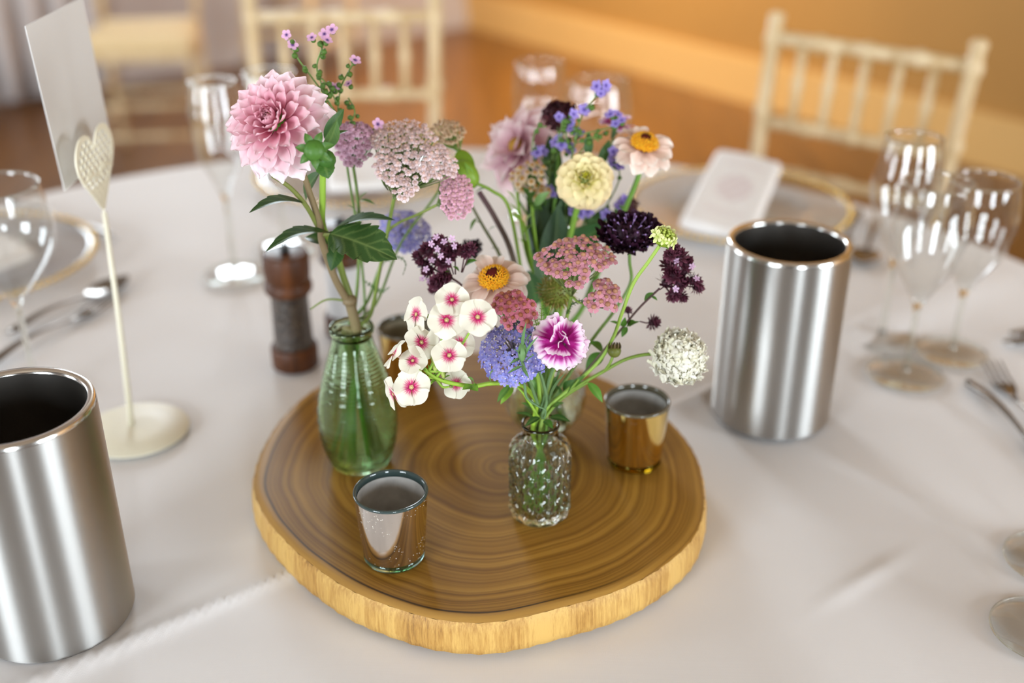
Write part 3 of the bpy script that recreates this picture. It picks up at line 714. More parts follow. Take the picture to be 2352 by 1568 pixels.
def napkin(tl, tr_, bl, br, thick, label, printed):
    base = (bl + br) / 2; m = MB(); NU, NVv = 30, 54
    nrm = (br - bl).cross(tl - bl).normalized(); rnd = random.Random(5)
    wht = C(240, 234, 230)
    def prn(u, v):
        if not printed: return wht
        k = 0
        d = sqrt(((u - 0.5) / 0.27) ** 2 + ((v - 0.52) / 0.17) ** 2)
        k = max(k, 0.5 * (1 - sst(0.8, 1.1, d)) * (0.6 + 0.4 * sin(u * 31) * sin(v * 47)))
        for vv in (0.24, 0.20, 0.80, 0.84):
            if abs(v - vv) < 0.011 and 0.2 < u < 0.8: k = max(k, 0.25)
        return mix(wht, C(196, 150, 156), k)
    for side in (0, 1):
        rows = []; cs = []
        for j in range(NVv + 1):
            v = j / NVv; row = []; cr = []
            ve = min(v, 1 - v); inset = 0.0
            rc = 0.05
            if ve < rc: inset = 0.10 * (1 - sqrt(max(0, 1 - (1 - ve / rc) ** 2)))
            for i in range(NU + 1):
                u = i / NU; uu = inset + (1 - 2 * inset) * u
                p = bl.lerp(br, uu).lerp(tl.lerp(tr_, uu), v)
                e = min(u, 1 - u, v * 2, (1 - v) * 2); puff = thick * (0.35 + 0.65 * sst(0, 0.06, e))
                p = p + nrm * (puff if side else 0.0) + nrm * 0.0012 * sin(7 * u + 5 * v) * side
                row.append(p); cr.append(prn(u, v))
            rows.append(row); cs.append(cr)
        m.grid(rows, cs)
    n1 = (NU + 1) * (NVv + 1)
    edge = [i for i in range(NU + 1)] + [(NU + 1) * j + NU for j in range(1, NVv + 1)] + [(NU + 1) * NVv + i for i in range(NU - 1, -1, -1)] + [(NU + 1) * j for j in range(NVv - 1, 0, -1)]
    for k in range(len(edge)):
        a, b_ = edge[k], edge[(k + 1) % len(edge)]; m.f.append((a, b_, b_ + n1, a + n1))
    me = recentre(m.mesh('folded_napkin', 'napkin_cloth'), base)
    o = bpy.data.objects.new('folded_napkin', me); COL.objects.link(o); o.location = base
    o['label'] = label; o['category'] = 'napkin'; o['group'] = 'folded napkins'
napkin(at(1646, 350, 1.700), at(1797, 384, 1.655), at(1556, 522, 1.498), at(1722, 566, 1.462), 0.013, 'white folded napkin with a faint pink print on the right plate', True)
def flat_napkin(x, y, ang, label):
    d = V((cos(ang), sin(ang), 0)); s = V((-d.y, d.x, 0)); z0 = V((0, 0, TZ + 0.020))
    c = V((x, y, 0)) + z0
    napkin(c + d * 0.105 - s * -0.05 + V((0, 0, 0.02)), c + d * 0.105 - s * 0.05 + V((0, 0, 0.02)), c - d * 0.105 + s * 0.05, c - d * 0.105 - s * 0.05, 0.012, label, False)
flat_napkin(-0.25, 1.755, R(99), 'white folded napkin on the plate behind the left bouquet')
flat_napkin(-0.745, 1.41, R(147), 'white folded napkin on the plate at the left edge')

# ================================================================== cutlery
plain('cutlery_steel', (0.27, 0.25, 0.23), 0.24, 1.0)
def sheet(m, outline, thick=0.0016):
    """outline: rows (t, half width left, right, z)"""
    rows = []
    for (tt, a, b_, z) in outline:
        rows.append([(a, tt, z), (a * 0.6 + b_ * 0.4, tt, z + thick * 0.7), (b_ * 0.6 + a * 0.4, tt, z + thick * 0.7), (b_, tt, z), (b_ * 0.6 + a * 0.4, tt, z - thick * 0.5), (a * 0.6 + b_ * 0.4, tt, z - thick * 0.5)])
    n = 6; m.grid(rows, None, True); b0 = len(m.v) - n * len(rows)
    m.f.append(tuple(b0 + j for j in range(n))); m.f.append(tuple(len(m.v) - n + j for j in reversed(range(n))))
def handle_rows(t0, t1, w0, w1, arch=0.008):
    out = []
    for k in range(12):
        f = k / 11; tt = t0 + (t1 - t0) * f; hw = w0 + (w1 - w0) * f ** 1.4
        if f > 0.9: hw *= sqrt(max(0.05, 1 - ((f - 0.9) / 0.1) ** 2 * 0.85))
        out.append((tt, -hw, hw, 0.003 + arch * sin(pi * min(1, f * 1.1)) * 0.8))
    return out
def cutlery_meshes(kind):
    D = []
    m = MB(); sheet(m, handle_rows(0.0, 0.125, 0.0028, 0.0095), 0.0026); D.append(('handle', m))
    if kind == 'spoon':
        m = MB(); rows = []
        for k in range(11):
            f = k / 10; hw = 0.0205 * sin(pi * (0.06 + 0.94 * f) ** 0.85) ** 0.7 + 0.0024 * (1 - f)
            if k == 10: hw = 0.003
            rows.append([(hw * s, -0.062 * f, 0.003 + 0.006 * f * 0 + 0.0065 * (s * s - 1) * sin(pi * f) + 0.004 * f) for s in [-1 + q / 4 for q in range(9)]])
        m.grid(rows); D.append(('spoon_bowl', m))
    elif kind == 'fork':
        m = MB(); sheet(m, [(0.002, -0.0028, 0.0028, 0.003), (-0.012, -0.006, 0.006, 0.0015), (-0.024, -0.0115, 0.0115, 0.001), (-0.034, -0.0125, 0.0125, 0.002)]); D.append(('fork_head', m))
        for k in range(4):
            x = -0.0105 + 0.007 * k; m = MB(); sheet(m, [(-0.033, x - 0.0021, x + 0.0021, 0.002), (-0.05, x - 0.0018, x + 0.0018, 0.004), (-0.075, x - 0.0008, x + 0.0008, 0.009)]); D.append(('tine', m))
    else:
        m = MB(); sheet(m, [(0.003, -0.004, 0.004, 0.004), (-0.01, -0.007, 0.008, 0.004), (-0.06, -0.008, 0.0095, 0.004), (-0.10, -0.008, 0.006, 0.004), (-0.118, -0.008, -0.005, 0.004)], 0.0012); D.append(('blade', m))
    out = []
    for n_, mm in D:
        me = mm.mesh(n_, 'cutlery_steel')
        out.append((n_, me))
    return out
CUT = {k: cutlery_meshes(k) for k in ('spoon', 'fork', 'knife')}
def cutlery(kind, head, tail, label, group, by_tail=False):
    """head: where the bowl, tines or blade end lies, tail: handle end (points on the cloth)"""
    d = V((tail.x - head.x, tail.y - head.y, 0)).normalized(); rz = atan2(d.y, d.x) - pi / 2
    hl = {'spoon': 0.062, 'fork': 0.075, 'knife': 0.118}[kind]
    p = V((head.x, head.y, TZ + 0.0012)) + d * hl
    if by_tail: p = V((tail.x, tail.y, TZ + 0.0012)) - d * 0.125
    o = thing(kind, label, kind, p, group); o.rotation_euler = (0, 0, rz)
    WM[o.name] = M4.Translation(p) @ M4.Rotation(rz, 4, 'Z')
    for n_, me in CUT[kind]:
        q = bpy.data.objects.new(n_, me); COL.objects.link(q); q.parent = o
def z0(px, py): return onz(px, py, TZ)
g = 'steel cutlery'
cutlery('spoon', z0(296, 645), z0(20, 770), 'steel spoon beside the left plate, the one nearer the plate', g)
cutlery('fork', z0(262, 690), z0(-20, 840), 'steel fork beside the left plate, nearer the steel cooler', g)
cutlery('knife', z0(268, 546), z0(268, 546) + V((-0.84, 0.54, 0)), 'steel knife lying behind the card holder pole beside the left plate', g)
cutlery('knife', z0(1890, 680), z0(1972, 484), 'steel knife right of the napkin plate, nearer the plate', g, True)
cutlery('spoon', z0(1966, 640), z0(2016, 508), 'steel spoon right of the napkin plate, behind the tallest glass', g, True)
cutlery('fork', z0(2272, 846), z0(2480, 1120), 'steel fork at the right edge with its tines in view', g)
cutlery('knife', z0(2480, 1140), z0(2222, 880), 'steel knife at the right edge, its dark handle just below the fork tines', g, True)
cutlery('knife', z0(2560, 790), z0(2303, 792), 'steel knife at the right edge above the fork, lower of two handles', g, True)
cutlery('fork', z0(2570, 765), z0(2318, 772), 'steel fork at the right edge above the fork tines, upper of two handles', g, True)
# ================================================================== flower kit
GOLD = pi * (3 - sqrt(5))
def HMat(p, n, up=None, roll=0):
    return M4.Translation(V(p)) @ basis(n, up if up is not None else UPC).to_4x4() @ M4.Rotation(roll, 4, 'Z')
def petal_mb(L, W, wf, colf, cup=0.2, bend=0.0, nl=7, nw=4, tip=0.2, ruf=0.0, rk=3, teeth=0.0, tk=5, seed=0, notch=0.0):
    """petal from the origin along +X, upper face +Z"""
    rnd = random.Random(seed); ph = rnd.random() * 6; m = MB(); rows = []; cs = []
    for i in range(nl + 1):
        t_ = i / nl; hw = W / 2 * wf(t_); row = []; cr = []
        for j in range(nw + 1):
            s = -1 + 2 * j / nw
            te = t_ * (1 - tip * s * s * t_ ** 2 - notch * exp(-(s / 0.25) ** 2) * t_ ** 4)
            if teeth and i == nl: te -= teeth * (0.5 + 0.5 * cos(s * tk * pi + ph)) * (0.6 + 0.4 * rnd.random())
            if abs(bend) > 1e-3: x = L * sin(bend * te) / bend; z = L * (1 - cos(bend * te)) / bend
            else: x = L * te; z = 0
            z += cup * (max(hw, W * 0.36) if wf is rounded and t_ > 0.5 else hw) * s * s + ruf * L * sin(s * rk + ph) * t_ ** 2 + ruf * 0.5 * L * sin(s * rk * 2.1 + ph * 2) * t_ ** 2
            row.append((x, s * hw, z)); cr.append(colf(t_, s))
        rows.append(row); cs.append(cr)
    m.grid(rows, cs); return m
def ovate(t_): return max(0.05, 0.32 * (1 - t_) + sin(pi * min(1, t_ * 0.98 + 0.02) ** 1.05) ** 0.8 * 0.95)
def spat(t_): return 0.35 + 0.65 * sst(0, 0.65, t_) - 0.30 * sst(0.8, 1.0, t_)
def rounded(t_): return (0.32 + 0.68 * sst(0, 0.55, t_)) * (1 if t_ < 0.6 else max(0.30, sqrt(max(0, 1 - ((t_ - 0.6) / 0.4) ** 2.6))))
def fanw(t_): return 0.16 + 0.84 * sst(0.05, 0.75, t_) - 0.28 * sst(0.82, 1.0, t_)
def put(name, me, parent, HM, phi, r0, z0_, elev, s=1.0, roll=0.0, sw=1.0):
    mw = HM @ M4.Rotation(phi, 4, 'Z') @ M4.Translation((r0, 0, z0_)) @ M4.Rotation(-elev, 4, 'Y') @ M4.Rotation(roll, 4, 'X') @ M4.Diagonal((s, s * sw, s, 1))
    return part(name, me, parent, mw)
def small5(rad, cp, cc, tube=0.0, n=5, lobe=0.40, cup=0.15, ccr=0.18, tubec=None, notch=0.0):
    """little n-lobed flower, face +Z, one mesh"""
    m = MB()
    for k in range(n):
        a = 2 * pi * k / n; rows = []; cs = []
        for i in range(4):
            t_ = i / 3; hw = rad * lobe * (0.28, 0.8, 1.0, 0.55)[i]; r = rad * (0.12 + 0.88 * t_)
            row = []; cr = []
            for s in (-1, 0, 1):
                rr_ = r - (rad * 0.10 if (i == 3 and s) else 0) - (notch * rad if (i == 3 and not s) else 0)
                x, y = rr_, s * hw
                row.append((x * cos(a) - y * sin(a), x * sin(a) + y * cos(a), cup * rad * (t_ * t_ * 0.6 + 0.3 * s * s * t_)))
                cr.append(mix(cc, cp, sst(ccr * 0.5, ccr * 1.6, t_)))
            rows.append(row); cs.append(cr)
        m.grid(rows, cs)
    m.ball((0, 0, rad * 0.04), rad * ccr * 0.8, 6, 4, cc)
    if tube: m.tube([(0, 0, 0), (0, 0, -tube * 0.5), (0, 0, -tube)], [rad * 0.14, rad * 0.09, rad * 0.11], 5, tubec or cp)
    return m
GREEN = C(92, 132, 40); DGREEN = C(48, 80, 30); LGREEN = C(138, 172, 58); OLIVE = C(112, 118, 58); BROWNST = C(122, 104, 74); PURP = C(82, 50, 56); BLUEG = C(98, 126, 82)
def stem(o, pts, r0, r1, col, name='stem', k=6, col2=None):
    sp = spline(pts, k); n = len(sp); m = MB()
    m.tube(sp, [r0 + (r1 - r0) * i / (n - 1) for i in range(n)], 7, [mix(col, col2 or col, i / (n - 1)) for i in range(n)])
    return wpart(name, m, 'stemgreen', o)
def leaf(o, base, tip, wpx, n=None, col=DGREEN, arch=0.12, serr=0.0, ns=9, fold=0.25, vein=0.0, name='leaf', nl=16, curl=0.0, broad=0.8, twist=0.0, wob=0.0):
    base, tip = V(base), V(tip); ax = tip - base; L = ax.length; u = ax / L
    n = V(n) if n is not None else camdir(0, 0.75, 0.65)
    n = (n - u * n.dot(u)).normalized(); s_ = n.cross(u); W = size(wpx, (base + tip) / 2)
    m = MB(); rows = []; cs = []; nw = 24 if vein > 0.3 else (8 if vein else 4)
    if vein > 0.3: nl *= 3
    light = mix(col, C(168, 188, 110), 0.55); rim = mix(col, C(150, 170, 90), 0.35)
    for i in range(nl + 1):
        t_ = i / nl; prof = sin(pi * t_ ** broad) ** 0.85 if 0 < t_ < 1 else 0.0
        hw = W / 2 * max(prof, 0.03)
        if serr: hw *= 1 + serr * (((t_ * ns) % 1) - 0.5) * (1 if 0.08 < t_ < 0.95 else 0)
        row = []; cr = []; c = base + u * (L * t_) + n * (arch * L * sin(pi * t_)) - n * (curl * L * t_ ** 3)
        nn = (n + s_ * twist * t_).normalized(); ss = nn.cross(u)
        for j in range(nw + 1):
            s = -1 + 2 * j / nw
            row.append(c + ss * (hw * s) + nn * (fold * hw * abs(s)) + nn * (wob * hw * sin(9 * t_ + 2 * s) * abs(s)))
            q = 0.0
            if vein:
                ph = ((t_ - 0.28 * abs(s)) * ns * 0.8) % 1
                q = vein * max(1 - sst(0.03, 0.1, abs(s)), 0.45 * (1 - sst(0.05, 0.17, min(ph, 1 - ph)))) + (0.3 * vein if abs(s) > 0.97 else 0)
            elif abs(s) < 0.1: q = 0.25
            cr.append(mix(col, light, q))
        rows.append(row); cs.append(cr)
    m.grid(rows, cs); return wpart(name, m, 'leaf', o)
def feather(o, pts, wpx, col=DGREEN, n=14, name='leaf', seed=1):
    """finely cut leaf: a rib with many short toothed leaflets"""
    rnd = random.Random(seed); sp = spline(pts, 8); m = MB(); N = len(sp)
    m.tube(sp, [0.0006 * (1 - 0.7 * i / N) for i in range(N)], 5, col)
    for k in range(n):
        f = 0.12 + 0.86 * k / n; i = min(N - 2, int(f * (N - 1))); p = sp[i]; d = (sp[i + 1] - sp[i]).normalized()
        for sd in (-1, 1):
            s_ = d.cross(TOC).normalized() * sd; W = size(wpx / 2, p) * (1 - 0.75 * f) * rnd.uniform(0.7, 1.1)
            e = p + s_ * W + d * W * 0.7 + TOC * W * rnd.uniform(-0.5, 0.5)
            nn = V((rnd.uniform(-.3, .3), -0.5, 0.8)); q = (e - p).cross(nn).normalized() * W * 0.16
            mm = p.lerp(e, 0.55)
            c2 = mix(col, LGREEN, rnd.uniform(0, 0.25))
            m.add([p - q * 0.4, p + q * 0.4, mm + q, e, mm - q], [(0, 1, 2, 3, 4)], c2)
            for g in (0.4, 0.7):
                b0 = p.lerp(e, g); e2 = b0 + d * W * 0.45 * (1 - g * 0.4) + s_ * W * 0.12
                m.add([b0 - q * 0.3, e2, b0 + q * 0.5], [(0, 1, 2)], c2)
    return wpart(name, m, 'leaf', o)
STEMN = {'G': 0, 'C': 0, 'R': 0}
def into(vase, mx=None):
    """two points: in the mouth of the vase, and near its bottom"""
    k = STEMN[vase]; STEMN[vase] += 1
    c, mr, br, mz = {'G': (GV, 0.0085, 0.017, 0.136), 'C': (CV, 0.0075, 0.0155, 0.086), 'R': (RV, 0.0125, 0.021, 0.085)}[vase]
    a = k * GOLD + 0.4; rr_ = sqrt(((k * 0.37) % 1) * 0.8 + 0.15)
    if mx is not None: o1 = V((mx[0], mx[1], 0))
    else: o1 = V((cos(a), sin(a), 0)) * mr * rr_
    o2 = -o1.normalized() * br * (0.5 + 0.5 * rr_) + V((0.002 * sin(k), 0.002 * cos(k), 0))
    return [c + o1 + V((0, 0, mz)), c + o1 * 0.4 + o2 * 0.15 + V((0, 0, mz * 0.72)), c + o2 + V((0, 0, 0.0115))]
def flower(name, label, vase, cat='flower', group=None, mx=None):
    tail = into(vase, mx); o = thing(name, label, cat, tail[2], group); return o, tail
def scatter(ells, mind, seed, n=4000, cap=400):
    rnd = random.Random(seed); pts = []
    x0 = min(e[0] - e[2] for e in ells); x1 = max(e[0] + e[2] for e in ells); y0 = min(e[1] - e[3] for e in ells); y1 = max(e[1] + e[3] for e in ells)
    for _ in range(n):
        x = rnd.uniform(x0, x1); y = rnd.uniform(y0, y1)
        if not any(((x - e[0]) / e[2]) ** 2 + ((y - e[1]) / e[3]) ** 2 < 1 for e in ells): continue
        if any((x - q[0]) ** 2 + ((y - q[1]) * 1.15) ** 2 < mind * mind for q in pts): continue
        pts.append((x, y))
        if len(pts) >= cap: break
    return pts
# ================================================================== green vase: dahlia, yarrows, sprigs
def dahlia_pink():
    o, tail = flower('dahlia', 'large pink dahlia in the green vase, its face towards the viewer', 'G', mx=(-0.004, -0.003))
    Y = 0.815; c = at(620, 272, Y); n = camdir(-0.26, 0.16, 1.0); k_ = size(143, c); HM = HMat(c - n * 0.012, n)
    deep, mid, pale, white = C(212, 88, 120), C(238, 148, 170), C(248, 200, 210), C(253, 237, 239)
    def cf(g):
        def f(t_, s):
            a = mix(mix(deep, mid, g), mix(mid, pale, g), sst(0.05, 0.6, t_)); b_ = mix(mix(mid, pale, g), white, 0.35 + 0.65 * g)
            q = mix(a, b_, sst(0.42, 0.95, t_) * 0.8 + 0.25 * s * s * sst(0.2, 0.8, t_))
            return mix(q, mix(deep, mid, 0.5), 0.12 if abs(s) > 0.3 and abs(s) < 0.6 else 0)
        return f
    kinds = []
    for g, cup, bend in ((0.0, 0.8, 0.55), (0.2, 0.6, 0.3), (0.45, 0.45, 0.12), (0.75, 0.38, -0.1), (1.0, 0.32, -0.3)):
        kinds.append([petal_mb(1.0, 0.46, rounded, cf(g), cup, bend, 12, 8, 0.10, 0.01, 2, seed=q).mesh('petal', 'petal') for q in range(2)])
    N = 100; rnd = random.Random(11)
    for k in range(N):
        f = (k + 0.6) / N; phi = k * GOLD
        if f < 0.3: el = R(84 - 120 * f)
        else: el = R(48 - (f - 0.3) / 0.7 * 74)
        L = k_ * (0.15 + 0.60 * f ** 0.62); r0 = k_ * (0.02 + 0.29 * f ** 0.8); z = k_ * (0.20 - 0.16 * f)
        g = min(4, int(f * 5)); me = kinds[g][k % 2]
        put('petal', me, o, HM, phi, r0, z, el + R(rnd.uniform(-6, 6)), L, R(rnd.uniform(-8, 8)), 0.92 + 0.25 * f)
    m = MB(); m.ball(HM @ V((0, 0, k_ * 0.27)), k_ * 0.10, 10, 8, C(206, 178, 96)); wpart('flower_eye', m, 'centre', o)
    m = MB(); m.ball(HM @ V((0, 0, -k_ * 0.08)), k_ * 0.3, 12, 8, GREEN, 0.6, n); wpart('calyx', m, 'leaf', o)
    nb = at(803, 690, 0.868)       # thick node above the vase mouth
    stem(o, [tail[2], tail[1], tail[0], nb + V((0.004, 0, -0.03)), nb], 0.0040, 0.0046, OLIVE, k=8, col2=BROWNST)
    stem(o, [nb + V((-0.001, 0, -0.002)), at(770, 640, 0.862), at(741, 560, 0.855), at(735, 515, 0.85), at(712, 445, 0.843), at(695, 395, 0.838), c - n * 0.02], 0.0034, 0.0022, BROWNST)
    stem(o, [nb + V((0.002, 0.001, -0.002)), at(790, 640, 0.872), at(768, 570, 0.868), at(742, 520, 0.86), at(741, 460, 0.85), at(742, 395, 0.846)], 0.0030, 0.0026, OLIVE, col2=LGREEN)
    m = MB(); m.ball(nb, 0.0066, 12, 8, BROWNST, 0.8); wpart('stem_node', m, 'stemgreen', o)
    # bud under the bloom
    bp_ = at(724, 346, 0.786); m = MB(); m.ball(bp_, size(28, bp_), 12, 8, C(78, 120, 44), 0.85, camdir(0.2, 0.1, 1))
    b_ = wpart('bud', m, 'leaf', o)
    for a in range(7):
        an = a * 2 * pi / 7 + 0.3; d = camdir(cos(an), sin(an), 0.35)
        leaf(o, bp_ + d * size(12, bp_), bp_ + d * size(48, bp_) - TOC * 0.003, 20, camdir(cos(an) * 0.3, sin(an) * .3, 1), C(72, 112, 44), 0.18, name='sepal', nl=8)
    b2 = at(750, 366, 0.797); m = MB(); m.ball(b2, size(22, b2), 10, 7, C(66, 108, 40), 1.0); wpart('bud', m, 'leaf', o)
    stem(o, [at(742, 400, 0.846), at(738, 378, 0.812), bp_], 0.0022, 0.0022, LGREEN)
    L = C(42, 74, 30)
    leaf(o, at(741, 366, 0.796), at(754, 410, 0.788), 46, camdir(0.3, 0.2, 1), C(58, 98, 34), 0.1, 0.1, 5, vein=0.3, fold=-0.2)
    leaf(o, at(742, 345, 0.80), at(774, 276, 0.80), 40, camdir(0.7, 0.3, 0.6), C(78, 112, 56), 0.08, vein=0.3)
    leaf(o, at(745, 318, 0.81), at(790, 250, 0.82), 30, camdir(0.5, 0.5, 0.6), C(60, 92, 48), 0.1, vein=0.2)
    leaf(o, at(746, 330, 0.805), at(800, 300, 0.815), 26, camdir(0.1, 0.8, 0.5), C(58, 96, 40), 0.1)
    stem(o, [at(730, 520, 0.852), at(705, 475, 0.84), at(668, 432, 0.83), at(626, 404, 0.822)], 0.0021, 0.0016, OLIVE, 'leaf_stalk')
    leaf(o, at(702, 468, 0.84), at(572, 489, 0.815), 58, camdir(-0.1, 0.85, 0.5), L, 0.12, 0.16, 5, vein=0.35, nl=24)
    stem(o, [at(738, 540, 0.855), at(762, 535, 0.845)], 0.002, 0.0018, OLIVE, 'leaf_stalk')
    leaf(o, at(762, 536, 0.845), at(610, 578, 0.815), 62, camdir(-0.15, 0.85, 0.5), L, 0.13, 0.14, 6, vein=0.4, nl=26)
    leaf(o, at(764, 530, 0.85), at(908, 506, 0.842), 58, camdir(0.1, 0.9, 0.5), C(46, 78, 34), 0.10, 0.15, 6, vein=0.35, nl=24)
    leaf(o, at(758, 536, 0.84), at(912, 596, 0.815), 118, camdir(0.15, 0.55, 0.85), C(54, 82, 38), 0.05, 0.16, 7, vein=0.55, nl=44, fold=0.12, broad=0.72, wob=0.15)
    leaf(o, at(752, 560, 0.862), at(700, 545, 0.87), 40, camdir(0, 0.7, 0.7), L, 0.1)
    leaf(o, at(735, 395, 0.852), at(705, 470, 0.875), 40, camdir(-0.4, 0.2, 0.8), C(60, 92, 44), 0.1, vein=0.2)
    leaf(o, at(775, 560, 0.866), at(760, 622, 0.85), 40, camdir(0.3, 0.3, 0.8), L, 0.1, vein=0.2)
    stem(o, [at(792, 690, 0.866), at(750, 688, 0.862), at(713, 710, 0.858)], 0.0012, 0.0007, C(126, 136, 82), 'leaf_stalk')
dahlia_pink()

def yarrow_floret(cr, cd, rad, n=5):
    m = MB()
    for k in range(n):
        a = 2 * pi * k / n; c = V((cos(a), sin(a), 0)); t_ = V((-sin(a), cos(a), 0)); z = V((0, 0, 1))
        w_ = 0.50 * rad
        pts = [c * rad * 0.35 - t_ * w_ * 0.5, c * rad * 0.35 + t_ * w_ * 0.5, c * rad * 0.8 + t_ * w_ - z * rad * 0.12, c * rad + t_ * w_ * 0.45 - z * rad * 0.25, c * rad * 0.94 - z * rad * 0.2, c * rad - t_ * w_ * 0.45 - z * rad * 0.25, c * rad * 0.8 - t_ * w_ - z * rad * 0.12]
        m.add(pts, [(0, 1, 2, 3, 4, 5, 6)], [mix(cr, cd, 0.35)] * 2 + [cr] * 5)
    m.ball((0, 0, rad * 0.1), rad * 0.42, 7, 4, cd, 0.9)
    return m
def yarrow(o, pts, p0, n, meshes, dome, scl, junction, scol, seed=0, jit=0.3, hub=None):
    """florets at pixel points on a tilted plane through p0 (normal n), joined to the junction by fine branches"""
    rnd = random.Random(seed); m = MB(); n = V(n).normalized(); P = []
    for (x, y) in pts:
        p = onplane(x, y, p0, n); P.append(p)
    cen = sum(P, V((0, 0, 0))) / len(P); rmax = max((p - cen).length for p in P)
    for i, p in enumerate(P):
        r = (p - cen).length / rmax; q = p + n * dome * (1 - r * r) + n * rnd.uniform(-1, 1) * dome * 0.18
        d = (n + (p - cen) / rmax * 0.45 + V((rnd.uniform(-jit, jit), rnd.uniform(-jit, jit), rnd.uniform(-jit, jit)))).normalized()
        mw = M4.Translation(q) @ basis(d).to_4x4() @ M4.Rotation(rnd.random() * 6, 4, 'Z') @ M4.Scale(scl * rnd.uniform(0.8, 1.2), 4)
        part('floret', meshes[i % len(meshes)], o, mw)
        b0 = q - d * 0.0012; hb = junction.lerp(cen, 0.45) + (p - cen) * 0.45
        m.tube([b0, hb.lerp(b0, 0.6) - n * 0.002, hb], [0.0004, 0.0004, 0.0006], 4, scol)
        if i % 5 == 0: m.tube([hb, junction], [0.0007, 0.0009], 5, scol)
    return wpart('flower_stalk', m, 'stemgreen', o)
def fl(cr, cd, k=3, var=0.18, seed=0, rad=1.0):
    rnd = random.Random(seed); out = []
    for _ in range(k):
        v = 1 + rnd.uniform(-var, var); out.append(yarrow_floret(tuple(min(0.95, x * v) for x in cr), tuple(min(0.9, x * v) for x in cd), rad).mesh('floret', 'petal'))
    return out
def pale_yarrow():
    o, tail = flower('yarrow', 'broad pale pink yarrow beside the pink dahlia', 'G', mx=(0.007, 0.001))
    Y = 0.875; n = camdir(0.05, 0.62, 0.78); p0 = at(945, 370, Y); j = at(905, 455, Y + 0.004)
    F = fl(C(242, 214, 216, 1.12), C(212, 176, 164, 1.05), 5, 0.14, 2)
    pts = scatter([(905, 325, 52, 45), (895, 380, 34, 45), (950, 345, 60, 50), (985, 375, 55, 42), (930, 415, 32, 40), (1025, 385, 25, 25), (945, 295, 30, 22)], 10.0, 4, 9000, 290)
    yarrow(o, pts, p0, n, F, 0.006, size(8.8, p0), j, C(120, 140, 80), 3)
    stem(o, [tail[2], tail[1], tail[0], at(852, 720, 0.885), at(868, 640, 0.882), at(888, 540, 0.88), at(898, 490, Y + 0.006), j], 0.0017, 0.0016, C(120, 138, 62))
    for (x, y) in ((862, 660), (905, 610), (880, 545)):
        b0 = at(x - (8 if x > 870 else 0), y, 0.883)
    feather(o, [at(867, 662, 0.883), at(850, 655, 0.88), at(832, 640, 0.877)], 22, C(82, 116, 58), 9)
    feather(o, [at(866, 664, 0.883), at(880, 668, 0.88), at(896, 658, 0.877)], 20, C(82, 116, 58), 8)
    feather(o, [at(886, 600, 0.882), at(915, 590, 0.876), at(932, 605, 0.872), at(925, 632, 0.870)], 16, C(90, 112, 70), 14)
def side_yarrow():
    o, tail = flower('yarrow', 'small drooping pink yarrow under the right end of the broad pale yarrow', 'G', mx=(0.004, 0.006))
    Y = 0.865; n = camdir(0.15, 0.35, 0.9); p0 = at(1047, 455, Y)
    pts = scatter([(1047, 455, 38, 52), (1030, 405, 20, 18)], 9.0, 8, 6000, 130)
    yarrow(o, pts, p0, n, fl(C(224, 170, 190, 1.1), C(196, 150, 150, 1.0), 4, 0.12, 5), 0.008, size(7.8, p0), at(1004, 470, Y + 0.012), C(120, 140, 80), 6)
    stem(o, [tail[2], tail[1], tail[0], at(848, 730, 0.888), at(872, 620, 0.888), at(888, 540, 0.886), at(915, 512, 0.884), at(960, 492, 0.88), at(1008, 468, Y + 0.012)], 0.0015, 0.0012, C(128, 142, 66))
def mauve_yarrow():
    o, tail = flower('yarrow', 'round mauve-pink yarrow between the dahlia and the pale yarrow', 'G')
    Y = 0.90; n = camdir(-0.05, 0.45, 0.85); p0 = at(814, 330, Y)
    pts = scatter([(814, 330, 46, 48)], 9.5, 9, 6000, 140)
    yarrow(o, pts, p0, n, fl(C(228, 184, 206, 1.1), C(200, 150, 170, 1.0), 4, 0.14, 7), 0.010, size(9.0, p0), at(812, 385, Y + 0.012), C(110, 134, 78), 2)
    stem(o, [tail[2], tail[1], tail[0], at(822, 640, 0.905), at(826, 520, 0.908), at(820, 440, 0.91), at(812, 385, Y + 0.012)], 0.0016, 0.0013, C(104, 128, 60))
    leaf(o, at(824, 470, 0.908), at(845, 440, 0.905), 12, col=C(96, 130, 72)); leaf(o, at(823, 500, 0.908), at(795, 470, 0.9), 12, col=C(96, 130, 72))
    leaf(o, at(826, 460, 0.908), at(862, 470, 0.905), 11, col=C(104, 138, 78)); leaf(o, at(818, 560, 0.905), at(850, 530, 0.9), 14, col=C(70, 110, 50))
def beige_yarrow():
    o, tail = flower('yarrow', 'fading beige yarrow behind the right end of the pale yarrow', 'G')
    Y = 0.955; n = camdir(0.1, 0.6, 0.7); p0 = at(1028, 303, Y)
    pts = scatter([(1028, 303, 38, 28)], 9.5, 12, 4000, 60)
    yarrow(o, pts, p0, n, fl(C(220, 190, 160, 1.05), C(176, 140, 100, 1.0), 3, 0.14, 9), 0.006, size(7.2, p0), at(1056, 350, Y), C(110, 134, 60), 4)
    stem(o, [tail[2], tail[1], tail[0], at(862, 700, 0.91), at(920, 560, 0.93), at(1000, 450, 0.95), at(1056, 350, Y)], 0.0014, 0.0011, C(104, 128, 60))
    b = at(1073, 390, 0.94)
    leaf(o, at(1052, 345, 0.953), at(1092, 420, 0.93), 42, camdir(-0.2, 0.4, 0.8), C(126, 158, 44), 0.1, vein=0.2)
pale_yarrow(); side_yarrow(); mauve_yarrow(); beige_yarrow()

